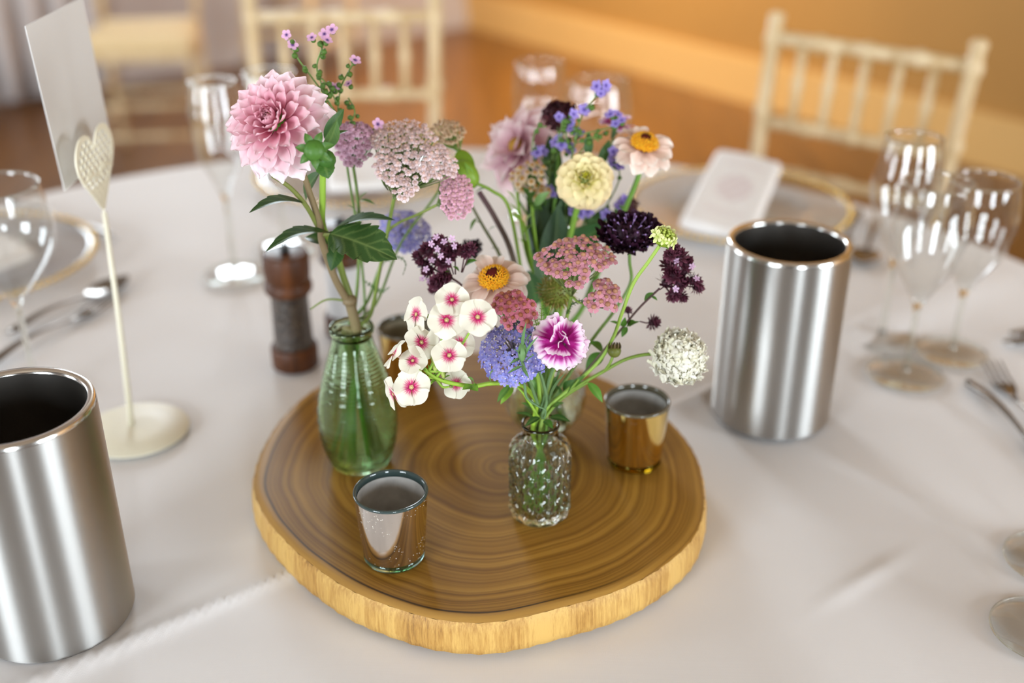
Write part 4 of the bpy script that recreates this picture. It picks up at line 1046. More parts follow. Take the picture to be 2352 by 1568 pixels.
PINKC = small5(1.0, C(226, 176, 208, 1.15), C(96, 62, 130), 0.6, tubec=C(120, 80, 90)).mesh('blossom', 'petal')
LAVC = small5(1.0, C(160, 142, 212, 1.15), C(98, 78, 170), 0.6, tubec=C(90, 70, 110)).mesh('blossom', 'petal')
_m = MB(); _m.ball((0, 0, 0), 1.0, 8, 6, C(84, 118, 44), 0.95); _m.ball((0.3, 0.2, 0.75), 0.4, 6, 4, C(60, 88, 36)); NUT = _m.mesh('seed_pod', 'leaf')
def sprig(label, vase, trunk, branches, blossoms, me, rpx, Y, seed, col=C(100, 128, 62), nuts=4, mx=None):
    """branches: lists of px points off the trunk; blossoms at (px, py)"""
    rnd = random.Random(seed); o, tail = flower('forget_me_not_sprig', label, vase, mx=mx, group='fine blossom sprigs')
    T = [at(x, y, Y + dy) for x, y, dy in trunk]
    stem(o, [tail[2], tail[1], tail[0]] + T, 0.0014, 0.0009, col)
    for br in branches:
        P = [at(x, y, Y + rnd.uniform(-0.008, 0.008)) for x, y in br]
        sp = spline(P, 5); m = MB(); m.tube(sp, 0.0007, 5, col); wpart('branch', m, 'stemgreen', o)
        for k in range(nuts):
            q = sp[int((k + 0.6) / (nuts + 0.3) * (len(sp) - 1))]; off = camdir(rnd.uniform(-1, 1), rnd.uniform(-0.6, 1), rnd.uniform(-.3, .8)) * size(9, q)
            part('seed_pod', NUT, o, M4.Translation(q + off) @ M4.Rotation(rnd.random() * 6, 4, 'X') @ M4.Scale(size(rnd.uniform(5, 8), q), 4))
            m = MB(); m.tube([q, q + off], 0.0004, 4, col); wpart('pod_stalk', m, 'stemgreen', o)
    for (x, y) in blossoms:
        p = at(x, y, Y + rnd.uniform(-0.008, 0.004)); d = camdir(rnd.uniform(-0.6, 0.6), rnd.uniform(-0.1, 0.8), 0.8)
        part('blossom', me, o, M4.Translation(p) @ basis(d).to_4x4() @ M4.Rotation(rnd.random() * 6, 4, 'Z') @ M4.Scale(size(rpx * rnd.uniform(0.8, 1.15), p), 4))
        part('seed_pod', NUT, o, M4.Translation(p - d * size(rpx * 0.8, p)) @ M4.Scale(size(6, p), 4))
sprig('tall sprig of tiny pink blossoms rising behind the pink dahlia', 'G', [(838, 700, 0), (826, 560, 0), (800, 400, 0), (785, 290, 0), (755, 235, 0)],
      [[(760, 240), (715, 175), (688, 140), (672, 112), (660, 92)], [(755, 235), (728, 160), (738, 115), (745, 92)], [(775, 262), (782, 205), (800, 165), (813, 143)], [(738, 180), (755, 200), (775, 240)], [(800, 330), (850, 310), (868, 290)], [(790, 300), (815, 260), (800, 225)]],
      [(658, 80), (672, 103), (716, 86), (745, 78), (762, 68), (752, 92), (816, 138), (768, 200), (800, 192), (868, 285)], PINKC, 14, 0.915, 3, nuts=8)

def trachymene(label, vase, px, py, rpx, Y, n, tailpts, nfl, seed, mx=None, blur=False):
    o, tail = flower('lace_flower', label, vase, mx=mx, group='blue lace flowers'); rnd = random.Random(seed)
    c = at(px, py, Y); Rr = size(rpx, c); HM = HMat(c, n)
    Fs = [small5(1.0, C(*q, 1.15), C(186, 176, 220), 0.5, lobe=0.35, cup=0.1, ccr=0.16, tubec=C(150, 130, 160)).mesh('floret', 'petal') for q in ((150, 144, 212), (136, 132, 206), (162, 154, 218), (144, 146, 216))]
    for k in range(nfl):
        f = sqrt((k + 0.5) / nfl); a = k * GOLD
        if f < 0.12: continue
        th = f * 1.45; p = V((Rr * sin(th) * cos(a), Rr * sin(th) * sin(a), Rr * 0.55 * (cos(th) - 0.35)))
        d = V((sin(th) * cos(a) * 0.8, sin(th) * sin(a) * 0.8, cos(th) + 0.25)).normalized()
        d = (d + V((rnd.uniform(-.35, .35), rnd.uniform(-.35, .35), 0))).normalized()
        part('floret', Fs[k % 4], o, HM @ M4.Translation(p * rnd.uniform(0.93, 1.05)) @ basis(d).to_4x4() @ M4.Rotation(rnd.random() * 6, 4, 'Z') @ M4.Scale(Rr * 0.135 * rnd.uniform(0.8, 1.2), 4))
    m = MB()
    for k in range(70):
        a = k * GOLD; f = sqrt((k + 0.5) / 70) * 1.3
        e = V((Rr * sin(f) * cos(a), Rr * sin(f) * sin(a), Rr * 0.5 * (cos(f) - 0.35)))
        m.tube([HM @ V((0, 0, -Rr * 0.3)), HM @ (e * 0.92)], 0.00045, 4, mix(C(160, 146, 150), C(200, 186, 206), rnd.random()))
        m.ball(HM @ (e * 1.04), 0.0007, 5, 4, C(224, 212, 226))
    wpart('filament_cushion', m, 'stemgreen', o)
    stem(o, [tail[2], tail[1], tail[0]] + [at(*q) for q in tailpts] + [c - V(n) * Rr * 0.28], 0.0017, 0.0014, GREEN)
    for k in range(7):
        a = k * 2 * pi / 7; b0 = HM @ V((0, 0, -Rr * 0.25)); leaf(o, b0, HM @ V((Rr * 0.95 * cos(a), Rr * 0.95 * sin(a), -Rr * 0.2)), 7, col=GREEN, name='bract', nl=6)
    return o
trachymene('soft lavender-blue lace flower behind the large dahlia leaf', 'G', 932, 528, 62, 0.965, camdir(0.25, 0.55, 0.75), [(845, 690, 0.92), (880, 600, 0.95)], 110, 5)
# ================================================================== front vase: phlox, dianthus, zinnia, scabious ...
def phlox():
    o, tail = flower('phlox', 'spray of white phlox with magenta eyes reaching left from the front vase', 'C', mx=(-0.006, -0.002))
    Y = 0.752; white = C(240, 234, 216, 1.0); mag = C(204, 34, 108, 1.05); dm = C(150, 16, 72); pk = C(232, 140, 176, 1.1)
    def cf(strong):
        def f(t_, s):
            reach = 0.47 - 0.10 * abs(s) + 0.045 * sin(s * 19) + 0.03 * sin(s * 37)
            q = (1 - sst(reach - 0.20, reach + 0.05, t_)) * (0.35 if abs(s) < 0.05 and t_ > 0.2 else 1)
            c_ = mix(white, mix(pk, mag, min(1, 0.45 + 0.75 * strong * (1 - 1.3 * t_))), q)
            if t_ < 0.14: c_ = mix(C(236, 214, 150), dm, sst(0.02, 0.10, t_))
            return c_
        return f
    kinds = [petal_mb(1.0, 1.14, fanw, cf(s), 0.12, b_, 18, 16, 0.16, 0.03, 2.2, seed=q, notch=0.0).mesh('petal', 'petal') for q, (s, b_) in enumerate(((1.0, -0.25), (0.9, 0.1), (0.75, -0.45)))]
    m = MB(); m.ball((0, 0, 0.02), 0.055, 8, 5, C(240, 224, 160), 0.7); m.tube([(0, 0, 0), (0, 0, -0.35), (0, 0, -0.9), (0, 0, -1.15)], [0.09, 0.065, 0.07, 0.02], 7, [C(240, 220, 200), C(238, 200, 180), C(206, 150, 120), C(120, 150, 60)])
    for k in range(5):
        a = k * 2 * pi / 5; m.tube([(0.05 * cos(a), 0.05 * sin(a), -0.95), (0.10 * cos(a), 0.10 * sin(a), -0.7), (0.15 * cos(a), 0.15 * sin(a), -0.5)], [0.05, 0.03, 0.005], 4, C(120, 156, 62))
    core = m.mesh('flower_tube', 'petal')
    FL = [(1038, 688, 41, (0.05, 0.3, 1), .0), (956, 722, 42, (-0.85, 0.1, 0.75), .02), (1026, 735, 45, (0, 0.2, 1), -.008), (1097, 728, 45, (0.15, 0.25, 1), -.012), (968, 786, 42, (0.55, 0.2, 0.8), .004),
          (905, 812, 40, (-0.8, 0.55, 0.12), .0), (1057, 788, 38, (0.45, 0.35, 0.9), .014), (948, 828, 35, (-0.2, 0.35, 1), -.006), (1032, 816, 42, (0.0, 0.3, 1), -.014), (945, 889, 45, (-0.05, 0.1, 1), -.012), (903, 905, 42, (-0.78, -0.45, 0.3), .002), (1048, 882, 36, (0.35, 0.1, -0.9), .012)]
    hub = [at(985, 852, Y), at(1000, 868, Y)]
    rnd = random.Random(4)
    for i, (x, y, r, nd, dy) in enumerate(FL):
        p = at(x, y, Y + dy); n = camdir(*nd); s = size(r, p); HM = HMat(p, n, roll=rnd.uniform(0, 1.2))
        f_ = part('flower', core, o, HM @ M4.Scale(s, 4)); f_.name = 'flower'
        WM[f_.name] = HM @ M4.Scale(s, 4)
        for k in range(5):
            put('petal', kinds[(i + k) % 3], f_, HM, k * 2 * pi / 5 + rnd.uniform(-.06, .06), s * 0.02, s * 0.012 * (k % 2), R(rnd.uniform(-4, 10)), s, R(7))
        e = HM @ V((0, 0, -s * 1.1)); h = hub[i % 2]
        stem(o, [e, e.lerp(h, 0.5) - V((0, 0, 0.004)), h], 0.0008, 0.0011, LGREEN, 'flower_stalk', 4)
    stem(o, [tail[2], tail[1], tail[0], at(1232, 925, 0.79), at(1210, 893, 0.782), at(1185, 881, 0.775), at(1130, 880, 0.765), at(1088, 886, 0.758), at(1040, 880, 0.754), at(1000, 867, Y), at(975, 848, Y)], 0.0022, 0.0016, C(140, 172, 54), k=7)
    for b_, t_, w_ in (((1085, 886), (1062, 895), 18), ((1080, 886), (1098, 898), 22), ((1090, 884), (1074, 866), 14), ((1000, 866), (1010, 850), 9), ((985, 856), (968, 848), 9), ((1020, 875), (1034, 862), 10), ((1008, 868), (990, 880), 8), ((1128, 876), (1134, 848), 12), ((1010, 862), (1000, 838), 9), ((1022, 866), (1036, 850), 12), ((985, 850), (976, 832), 8), ((1004, 848), (994, 822), 9)):
        leaf(o, at(*b_, Y + 0.002), at(*t_, Y - 0.004), w_, camdir(0, .6, .7), C(104, 146, 46), 0.1, nl=8)
    for x, y in ((995, 825), (1018, 858), (1000, 846), (963, 850)):
        m = MB(); p = at(x, y, Y); m.ball(p, size(6, p), 7, 6, C(176, 190, 96), 1.9, camdir(-.2, 1, .2)); wpart('bud', m, 'leaf', o)
phlox()

def dianthus(label, vase, px, py, rpx, Y, n, pts, seed, mx=None, rear=False):
    o, tail = flower('dianthus', label, vase, mx=mx, group='fringed dianthus flowers'); rnd = random.Random(seed)
    c = at(px, py, Y); Rr = size(rpx, c); HM = HMat(c, n)
    mg, lt, wh, dk = C(160, 8, 116, 1.05), C(216, 110, 190, 1.1), C(246, 222, 236, 1.2), C(116, 4, 84)
    def cf(q):
        def f(t_, s):
            e = 0.62 + 0.06 * sin(s * 19 + q) + 0.05 * sin(s * 37 + 2 * q) - 0.06 * abs(s)
            c_ = mix(mix(dk, mg, sst(0.0, 0.4, t_)), lt, sst(e - 0.05, e + 0.08, t_)); return mix(c_, wh, sst(e + 0.02, e + 0.22, t_))
        return f
    ks = [petal_mb(1.0, 1.24, lambda t_: 0.12 + 0.88 * sst(0.0, 0.85, t_), cf(q), 0.10, b_, 14, 20, 0.20, 0.075, 3.0, 0.15, 5, q).mesh('petal', 'petal') for q, b_ in enumerate((-0.35, -0.1, 0.35))]
    for k in range(6): put('petal', ks[k % 2], o, HM, k * 2 * pi / 6 + 0.35 + rnd.uniform(-.2, .2), Rr * 0.02, -Rr * 0.05, R(rnd.uniform(-12, 10)), Rr * rnd.uniform(0.92, 1.08), R(rnd.uniform(-14, 14)))
    for k in range(3): put('petal', ks[1 + k % 2], o, HM, k * 2 * pi / 3 + 0.1 + rnd.uniform(-.3, .3), Rr * 0.02, Rr * 0.04, R(rnd.uniform(14, 42)), Rr * rnd.uniform(0.68, 0.84), R(rnd.uniform(-22, 22)))
    for k in range(1): put('petal', ks[2], o, HM, k * 2 * pi / 2 + 0.9, Rr * 0.01, Rr * 0.06, R(rnd.uniform(58, 70)), Rr * 0.50, R(rnd.uniform(-20, 20)))
    for q in range(2):
        a = 1.2 + q * 2.4; m = MB(); m.tube(spline([HM @ V((0, 0, 0)), HM @ V((Rr * 0.05 * cos(a), Rr * 0.05 * sin(a), Rr * 0.3)), HM @ V((Rr * 0.2 * cos(a), Rr * 0.2 * sin(a), Rr * 0.46)), HM @ V((Rr * 0.32 * cos(a + .5), Rr * 0.32 * sin(a + .5), Rr * 0.40))], 6), 0.0005, 5, C(226, 190, 206)); wpart('stamen', m, 'petal', o)
    m = MB(); a_, b_ = HM @ V((0, 0, -Rr * 0.06)), HM @ V((0, 0, -Rr * 0.85)); m.tube([a_, a_.lerp(b_, 0.4), b_], [Rr * 0.18, Rr * 0.2, Rr * 0.1], 9, BLUEG); wpart('calyx', m, 'leaf', o)
    stem(o, [tail[2], tail[1], tail[0]] + [at(*q) for q in pts] + [b_], 0.0013, 0.0012, BLUEG); return o
d = dianthus('magenta and white fringed dianthus at the front of the bouquet', 'C', 1290, 784, 66, 0.752, camdir(0.12, 0.12, 1), [(1245, 930, 0.793), (1262, 870, 0.785), (1280, 820, 0.775)], 3)
# grassy leaves and a second bud of the dianthus
leaf(d, at(1262, 928, 0.79), at(1302, 852, 0.768), 9, camdir(-.4, .3, .8), BLUEG, 0.08)
leaf(d, at(1196, 856, 0.772), at(1274, 832, 0.752), 9, camdir(0, .8, .5), C(88, 118, 74), -0.10)
stem(d, [at(1192, 862, 0.77), at(1204, 880, 0.766), at(1210, 912, 0.762), at(1235, 932, 0.758), at(1253, 942, 0.756), at(1250, 962, 0.758)], 0.0014, 0.0006, C(88, 118, 76), 'curled_leaf')
stem(d, [at(1236, 930, 0.788), at(1222, 890, 0.775), at(1206, 850, 0.758), at(1198, 826, 0.752)], 0.0013, 0.0012, BLUEG, 'bud_stem')
m = MB(); p = at(1200, 808, 0.75); m.ball(p, size(11, p), 9, 8, C(112, 148, 92), 2.0, camdir(0.05, 1, 0.1)); wpart('bud', m, 'leaf', d)
for b_, t_, w_ in (((1198, 822), (1170, 836), 8), ((1198, 822), (1178, 800), 7), ((1200, 800), (1209, 738), 8), ((1204, 795), (1222, 765), 8), ((1202, 825), (1238, 770), 9), ((1200, 840), (1165, 858), 8), ((1205, 835), (1228, 815), 7), ((1212, 790), (1206, 760), 9), ((1198, 842), (1215, 868), 8)):
    leaf(d, at(*b_, 0.752), at(*t_, 0.742), w_, camdir(0, .5, .8), C(104, 142, 92), 0.06, nl=8)

trachymene('violet-blue lace flower at the front beside the dianthus', 'C', 1180, 806, 78, 0.778, camdir(-0.12, 0.42, 0.9), [(1232, 930, 0.79), (1215, 880, 0.785)], 150, 8, mx=(-0.003, 0.004))

def zinnia_disc(o, HM, r, dark, yel):
    rnd = random.Random(2); m = MB(); m.ball(HM @ V((0, 0, r * 0.1)), r * 0.92, 18, 10, dark, 0.72, HM.to_3x3() @ V((0, 0, 1))); wpart('flower_disc', m, 'centre', o)
    m = MB(); n = 150
    for k in range(n):
        f = sqrt((k + 0.5) / n); a = k * GOLD
        if f < 0.30: continue
        th = f * 1.5; p = V((r * sin(th) * cos(a), r * sin(th) * sin(a), r * 0.72 * cos(th) + r * 0.1))
        d = V((sin(th) * cos(a), sin(th) * sin(a), cos(th) + 0.5)).normalized(); q = HM @ p; dd = (HM.to_3x3() @ d)
        for s in range(4):
            an = s * pi / 2 + k; e = basis(dd) @ V((cos(an), sin(an), 0.9)) * r * 0.21
            pr = (basis(dd) @ V((-sin(an), cos(an), 0))) * r * 0.06
            m.add([q - pr, q + pr, q + e], [(0, 1, 2)], mix(yel, C(255, 214, 60), rnd.random() * 0.6))
    wpart('disc_florets', m, 'centre', o)
def peach_zinnia(label, vase, px, py, rpx, Y, n, pts, seed, mx=None, roff=0.40):
    o, tail = flower('zinnia', label, vase, mx=mx, group='peach zinnias'); rnd = random.Random(seed)
    c = at(px, py, Y); Rr = size(rpx, c); HM = HMat(c, n)
    a_, b_, e_ = C(240, 196, 176), C(250, 222, 206), C(254, 240, 230)
    def cf(t_, s):
        q = mix(a_, b_, sst(0.1, 0.6, t_)); q = mix(q, e_, sst(0.6, 1, t_) * 0.7); return mix(q, a_, 0.25 if (int((s + 1) * 5) % 2 and t_ < 0.85) else 0)
    ks = [petal_mb(1.0, 0.66, spat, cf, 0.22, b2, 9, 8, 0.13, 0.035, 3.2, seed=q, notch=0.03).mesh('petal', 'petal') for q, b2 in enumerate((-0.5, -0.2, -0.75))]
    for k in range(12): put('petal', ks[k % 3], o, HM, k * 2 * pi / 12 + rnd.uniform(-.08, .08), Rr * 0.22, 0, R(rnd.uniform(0, 22)), Rr * rnd.uniform(0.74, 0.84), R(rnd.uniform(-16, 16)))
    for k in range(11): put('petal', ks[(k + 1) % 3], o, HM, k * 2 * pi / 11 + 0.3 + rnd.uniform(-.08, .08), Rr * 0.2, -Rr * 0.09, R(rnd.uniform(-14, -2)), Rr * 0.86, R(rnd.uniform(-9, 9)))
    zinnia_disc(o, HMat(c + V(n) * Rr * 0.06, n), Rr * roff, C(92, 22, 20), C(236, 150, 20))
    m = MB(); m.ball(HM @ V((0, 0, -Rr * 0.16)), Rr * 0.3, 12, 8, GREEN, 0.8, n); wpart('calyx', m, 'leaf', o)
    stem(o, [tail[2], tail[1], tail[0]] + [at(*q) for q in pts] + [c - V(n) * Rr * 0.3], 0.0024, 0.0024, GREEN); return o
peach_zinnia('peach zinnia with orange centre above the white phlox', 'C', 1136, 645, 80, 0.832, camdir(-0.15, 0.62, 0.80), [(1238, 920, 0.805), (1205, 800, 0.825), (1160, 720, 0.835)], 3)

def pink_yarrow():
    o, tail = flower('yarrow', 'dusty pink yarrow with three clusters in the front bouquet', 'C', mx=(0.002, 0.002))
    F = fl(C(222, 152, 172, 1.1), C(190, 136, 104, 1.0), 5, 0.14, 31)
    Y = 0.815; n = camdir(0.0, 0.68, 0.72); p0 = at(1315, 600, Y); j = at(1312, 680, 0.822)
    yarrow(o, scatter([(1265, 592, 38, 26), (1300, 620, 48, 26), (1345, 580, 42, 38), (1382, 592, 24, 28), (1310, 575, 40, 20), (1322, 640, 28, 20)], 15.5, 3, 6000, 130), p0, n, F, 0.006, size(13.5, p0), j, C(126, 140, 78), 3)
    F2 = fl(C(214, 124, 148, 1.05), C(176, 106, 76, 1.0), 4, 0.14, 33)
    p1 = at(1180, 712, 0.79); yarrow(o, scatter([(1175, 705, 42, 34), (1185, 730, 34, 26), (1215, 710, 16, 16)], 15, 6, 4000, 60), p1, camdir(-0.05, 0.5, 0.85), F2, 0.006, size(13.5, p1), at(1205, 770, 0.80), C(126, 140, 78), 5)
    p2 = at(1385, 675, 0.80); yarrow(o, scatter([(1392, 662, 24, 22), (1370, 690, 24, 20), (1405, 688, 18, 20)], 14.5, 7, 4000, 40), p2, camdir(0.1, 0.45, 0.88), F, 0.005, size(13, p2), at(1350, 706, 0.812), C(126, 140, 78), 6)
    stem(o, [tail[2], tail[1], tail[0], at(1250, 930, 0.80), at(1272, 850, 0.812), at(1295, 760, 0.82), j], 0.0017, 0.0015, C(126, 150, 62))
    stem(o, [at(1250, 930, 0.80), at(1235, 850, 0.805), at(1205, 770, 0.80)], 0.0012, 0.001, C(126, 150, 62)); stem(o, [j, at(1332, 695, 0.815), at(1356, 698, 0.812)], 0.001, 0.0009, C(126, 150, 62))
    feather(o, [at(1312, 700, 0.82), at(1335, 690, 0.815), at(1352, 705, 0.81), at(1358, 728, 0.808)], 18, C(62, 92, 48), 12)
    feather(o, [at(1302, 720, 0.82), at(1310, 705, 0.815), at(1316, 692, 0.812)], 18, C(70, 104, 50), 9)
    for k, (bx, by, tx, ty) in enumerate(((1238, 765, 1222, 712), (1242, 760, 1245, 690), (1248, 762, 1266, 700), (1235, 770, 1210, 735), (1252, 765, 1282, 715), (1244, 768, 1230, 722))):
        feather(o, [at(bx, by, 0.806), at((bx + tx) / 2, (by + ty) / 2, 0.80), at(tx, ty, 0.795)], 26, C(140, 178, 62), 9, seed=k)
pink_yarrow()

def spikelet_mesh(col, hi):
    m = MB(); rnd = random.Random(9)
    for k in range(40):
        f = (k + 0.5) / 40; a = k * GOLD; th = 0.15 + f * 2.2
        b0 = V((0.35 * sin(th) * cos(a), 0.35 * sin(th) * sin(a), 0.35 * cos(th))); d = V((sin(th) * cos(a), sin(th) * sin(a), cos(th) + 0.35)).normalized()
        s_ = d.cross(V((0.1, 0.2, 1))).normalized(); u = s_.cross(d)
        e = b0 + d * rnd.uniform(0.6, 0.85); w_ = 0.26; mm = b0.lerp(e, 0.5) + u * 0.05
        c_ = mix(col, hi, rnd.random() * 0.6)
        m.add([b0 - s_ * 0.08, b0 + s_ * 0.08, mm + s_ * w_, e, mm - s_ * w_], [(0, 1, 2, 3, 4)], [c_, c_, c_, mix(c_, hi, 0.5), c_])
    m.ball((0, 0, 0), 0.45, 7, 5, col); return m
SPIKE = [spikelet_mesh(C(78, 38, 52), C(142, 80, 100)).mesh('bract_cluster', 'leaf'), spikelet_mesh(C(68, 32, 44), C(122, 62, 82)).mesh('bract_cluster', 'leaf')]
OREG = small5(1.0, C(222, 186, 214, 1.15), C(214, 172, 206), 0.9, n=5, lobe=0.30, tubec=C(208, 168, 200)).mesh('blossom', 'petal')
def oregano(label, clusters, blossoms, trunk, leaves, Y, seed, mx=None):
    o, tail = flower('oregano', label, 'C', mx=mx, group='dark oregano sprays'); rnd = random.Random(seed)
    T = [at(x, y, Y + dy) for x, y, dy in trunk]; stem(o, [tail[2], tail[1], tail[0]] + T, 0.0012, 0.0009, C(96, 100, 60), col2=PURP)
    for (x, y, r, jx, jy) in clusters:
        p = at(x, y, Y + rnd.uniform(-.008, .008)); q = at(jx, jy, Y); d = (p - q).normalized(); d = (d + TOC * 0.5).normalized()
        part('bract_cluster', SPIKE[rnd.randrange(2)], o, M4.Translation(p) @ basis(d).to_4x4() @ M4.Rotation(rnd.random() * 6, 4, 'Z') @ M4.Scale(size(r * 1.35, p), 4))
        m = MB(); m.tube([q, q.lerp(p, 0.5) - V((0, 0, 0.001)), p], 0.0006, 5, PURP); wpart('branch', m, 'stemgreen', o)
    for (x, y) in blossoms:
        p = at(x, y, Y - 0.008); d = camdir(rnd.uniform(-.7, .7), rnd.uniform(-.3, .8), .8)
        part('blossom', OREG, o, M4.Translation(p) @ basis(d).to_4x4() @ M4.Rotation(rnd.random() * 6, 4, 'Z') @ M4.Scale(size(9.5, p), 4))
    for (bx, by, tx, ty, w_) in leaves: leaf(o, at(bx, by, Y), at(tx, ty, Y - 0.004), w_, camdir(0.1, .6, .75), C(76, 124, 40), 0.1, vein=0.2, nl=10)
oregano('dark purple oregano with pink blossoms above the white phlox', [(985, 575, 17, 1040, 640), (1010, 560, 18, 1040, 640), (1030, 585, 18, 1042, 630), (1000, 600, 17, 1040, 640), (975, 605, 16, 1040, 640), (985, 625, 14, 1040, 640), (1020, 605, 16, 1040, 640), (1045, 575, 15, 1046, 630), (1068, 578, 14, 1060, 625), (1080, 572, 13, 1062, 625), (1005, 648, 18, 1040, 655), (1020, 638, 15, 1040, 655), (1000, 665, 13, 1040, 655), (962, 590, 13, 1035, 640)],
        [(990, 560), (1005, 572), (1020, 555), (1038, 548), (1030, 600), (992, 598), (1012, 588), (978, 618), (1002, 545), (1044, 565), (970, 640), (985, 645)],
        [(1228, 900, -.045), (1180, 800, -.02), (1110, 720, 0), (1065, 660, 0), (1040, 640, 0)], [(1030, 620, 1018, 635, 12), (1055, 625, 1040, 612, 12), (1068, 610, 1095, 598, 18), (1045, 650, 1030, 655, 10)], 0.845, 5)
oregano('dark purple oregano hanging at the right of the front bouquet', [(1535, 610, 17, 1530, 650), (1560, 590, 17, 1545, 640), (1575, 605, 16, 1550, 640), (1545, 630, 18, 1530, 655), (1530, 650, 19, 1515, 665), (1560, 650, 17, 1530, 660), (1590, 645, 18, 1560, 645), (1600, 660, 14, 1565, 650), (1545, 675, 16, 1530, 662), (1565, 680, 13, 1540, 665), (1540, 585, 13, 1540, 630), (1570, 625, 15, 1550, 645), (1550, 572, 12, 1545, 620), (1498, 740, 15, 1470, 738), (1443, 715, 9, 1445, 732)],
        [(1553, 598), (1590, 612), (1556, 618), (1552, 664), (1600, 640)],
        [(1262, 935, -.03), (1320, 880, -.02), (1390, 800, -.01), (1430, 752, 0), (1470, 705, 0), (1515, 662, 0)],
        [(1480, 690, 1502, 672, 16), (1495, 680, 1510, 690, 8), (1425, 748, 1400, 738, 10), (1430, 750, 1436, 728, 14), (1440, 748, 1462, 740, 20), (1440, 750, 1428, 774, 14), (1385, 808, 1354, 786, 26), (1388, 812, 1345, 850, 34), (1445, 750, 1470, 738, 10)], 0.828, 6)

def scab_floret(cols, cen, n=5, long=1.0):
    m = MB(); rnd = random.Random(n + 3)
    for k in range(n):
        a = 2 * pi * k / n + 0.3; ln = (1.0 if k not in (0, 1, n - 1) else 1.35) * long; rows = []; cs = []
        for i in range(5):
            t_ = i / 4; hw = 0.36 * (0.35, 0.7, 0.95, 1.0, 0.62)[i]; row = []; cr = []
            for s in (-1, -0.5, 0, 0.5, 1):
                x = ln * (0.1 + 0.9 * t_) * (1 - 0.12 * s * s * (t_ ** 2)); y = hw * s; z = 0.34 * t_ + 0.10 * sin(s * 4 + k + rnd.random()) * t_ - 0.25 * t_ * t_ + 0.05 * rnd.uniform(-1, 1)
                row.append((x * cos(a) - y * sin(a), x * sin(a) + y * cos(a), z)); cr.append(mix(cen, cols[k % len(cols)], sst(0.05, 0.5, t_)))
            rows.append(row); cs.append(cr)
        m.grid(rows, cs)
    m.tube([(0, 0, 0.05), (0, 0, -0.9)], [0.14, 0.1], 5, cen); return m
def scabious(label, vase, px, py, rx, Y, n, pts, cols, cen, N, fs, flat, maxth, seed, stamen=None, mx=None, droop=0.0, col=GREEN):
    o, tail = flower('scabious', label, vase, mx=mx); rnd = random.Random(seed)
    c = at(px, py, Y); Rr = size(rx, c); HM = HMat(c, n)
    Fs = [scab_floret(cols, cen, 5).mesh('floret', 'petal'), scab_floret(cols[::-1], cen, 4).mesh('floret', 'petal')]
    for k in range(N):
        f = (k + 0.5) / N; a = k * GOLD; th = maxth * sqrt(f)
        d = V((sin(th) * cos(a), sin(th) * sin(a), cos(th))); p = V((d.x * Rr * 0.86, d.y * Rr * 0.86, d.z * Rr * flat))
        dd = (d + V((rnd.uniform(-.25, .25), rnd.uniform(-.25, .25), rnd.uniform(-.2, .2) - droop * f))).normalized()
        part('floret', Fs[k % 2], o, HM @ M4.Translation(p) @ basis(dd, V((d.x, d.y, -0.2))).to_4x4() @ M4.Rotation(pi / 2 if f > 0.4 else rnd.random() * 6, 4, 'Z') @ M4.Scale(Rr * fs * (0.62 + 0.75 * f) * rnd.uniform(0.85, 1.15), 4))
    m = MB(); m.ball(c, Rr * 0.72, 14, 9, mix(cen, cols[0], 0.4), flat, n); wpart('flower_cushion', m, 'centre', o)
    if stamen:
        m = MB()
        for k in range(60):
            a = k * GOLD; th = maxth * 0.95 * sqrt((k + 0.5) / 60); d = V((sin(th) * cos(a), sin(th) * sin(a), cos(th))); e = V((d.x * Rr * 1.04, d.y * Rr * 1.04, d.z * Rr * (flat + 0.28)))
            m.tube([HM @ (e * 0.7), HM @ e], 0.0003, 4, stamen); m.ball(HM @ e, 0.0008, 5, 4, stamen)
        wpart('stamens', m, 'centre', o)
    stem(o, [tail[2], tail[1], tail[0]] + [at(*q) for q in pts] + [c - V(n) * Rr * 0.35], 0.0016, 0.0014, col); return o
w_ = scabious('creamy white scabious at the right above the gold votive', 'C', 1562, 820, 60, 0.80, camdir(0.42, 0.30, 0.75), [(1262, 930, 0.795), (1320, 890, 0.80), (1380, 856, 0.803), (1440, 824, 0.805), (1500, 813, 0.808)],
         [C(247, 242, 226), C(249, 245, 231), C(243, 238, 214)], C(244, 240, 214), 110, 0.38, 0.80, 2.1, 4, stamen=C(240, 236, 214), col=C(112, 136, 52))
p = at(1411, 806, 0.80); m = MB(); m.ball(p, size(16, p), 10, 8, C(104, 108, 44), 0.95); wpart('bud', m, 'leaf', w_)
for k in range(12):
    a = k * 2 * pi / 12; d0 = camdir(cos(a), 0.4, sin(a)); leaf(w_, p + d0 * size(14, p) + V((0, 0, -0.001)), p + d0 * size(12, p) + V((0, 0, size(19, p))), 6, d0, C(84, 62, 36), 0.1, name='sepal', nl=5)
stem(w_, [at(1388, 852, 0.803), at(1402, 832, 0.80), p], 0.0012, 0.0012, C(112, 136, 52), 'bud_stem')
scabious('nearly black scabious above the pink yarrow at the right', 'C', 1446, 540, 60, 0.868, camdir(-0.05, 0.72, 0.6), [(1256, 930, 0.80), (1300, 870, 0.82), (1360, 780, 0.845), (1410, 715, 0.86), (1448, 650, 0.868), (1446, 600, 0.868)],
         [C(52, 20, 38), C(38, 14, 28), C(64, 28, 52)], C(28, 10, 20), 74, 0.34, 0.42, 1.75, 7, stamen=C(150, 120, 170), droop=0.9, col=C(116, 148, 74))
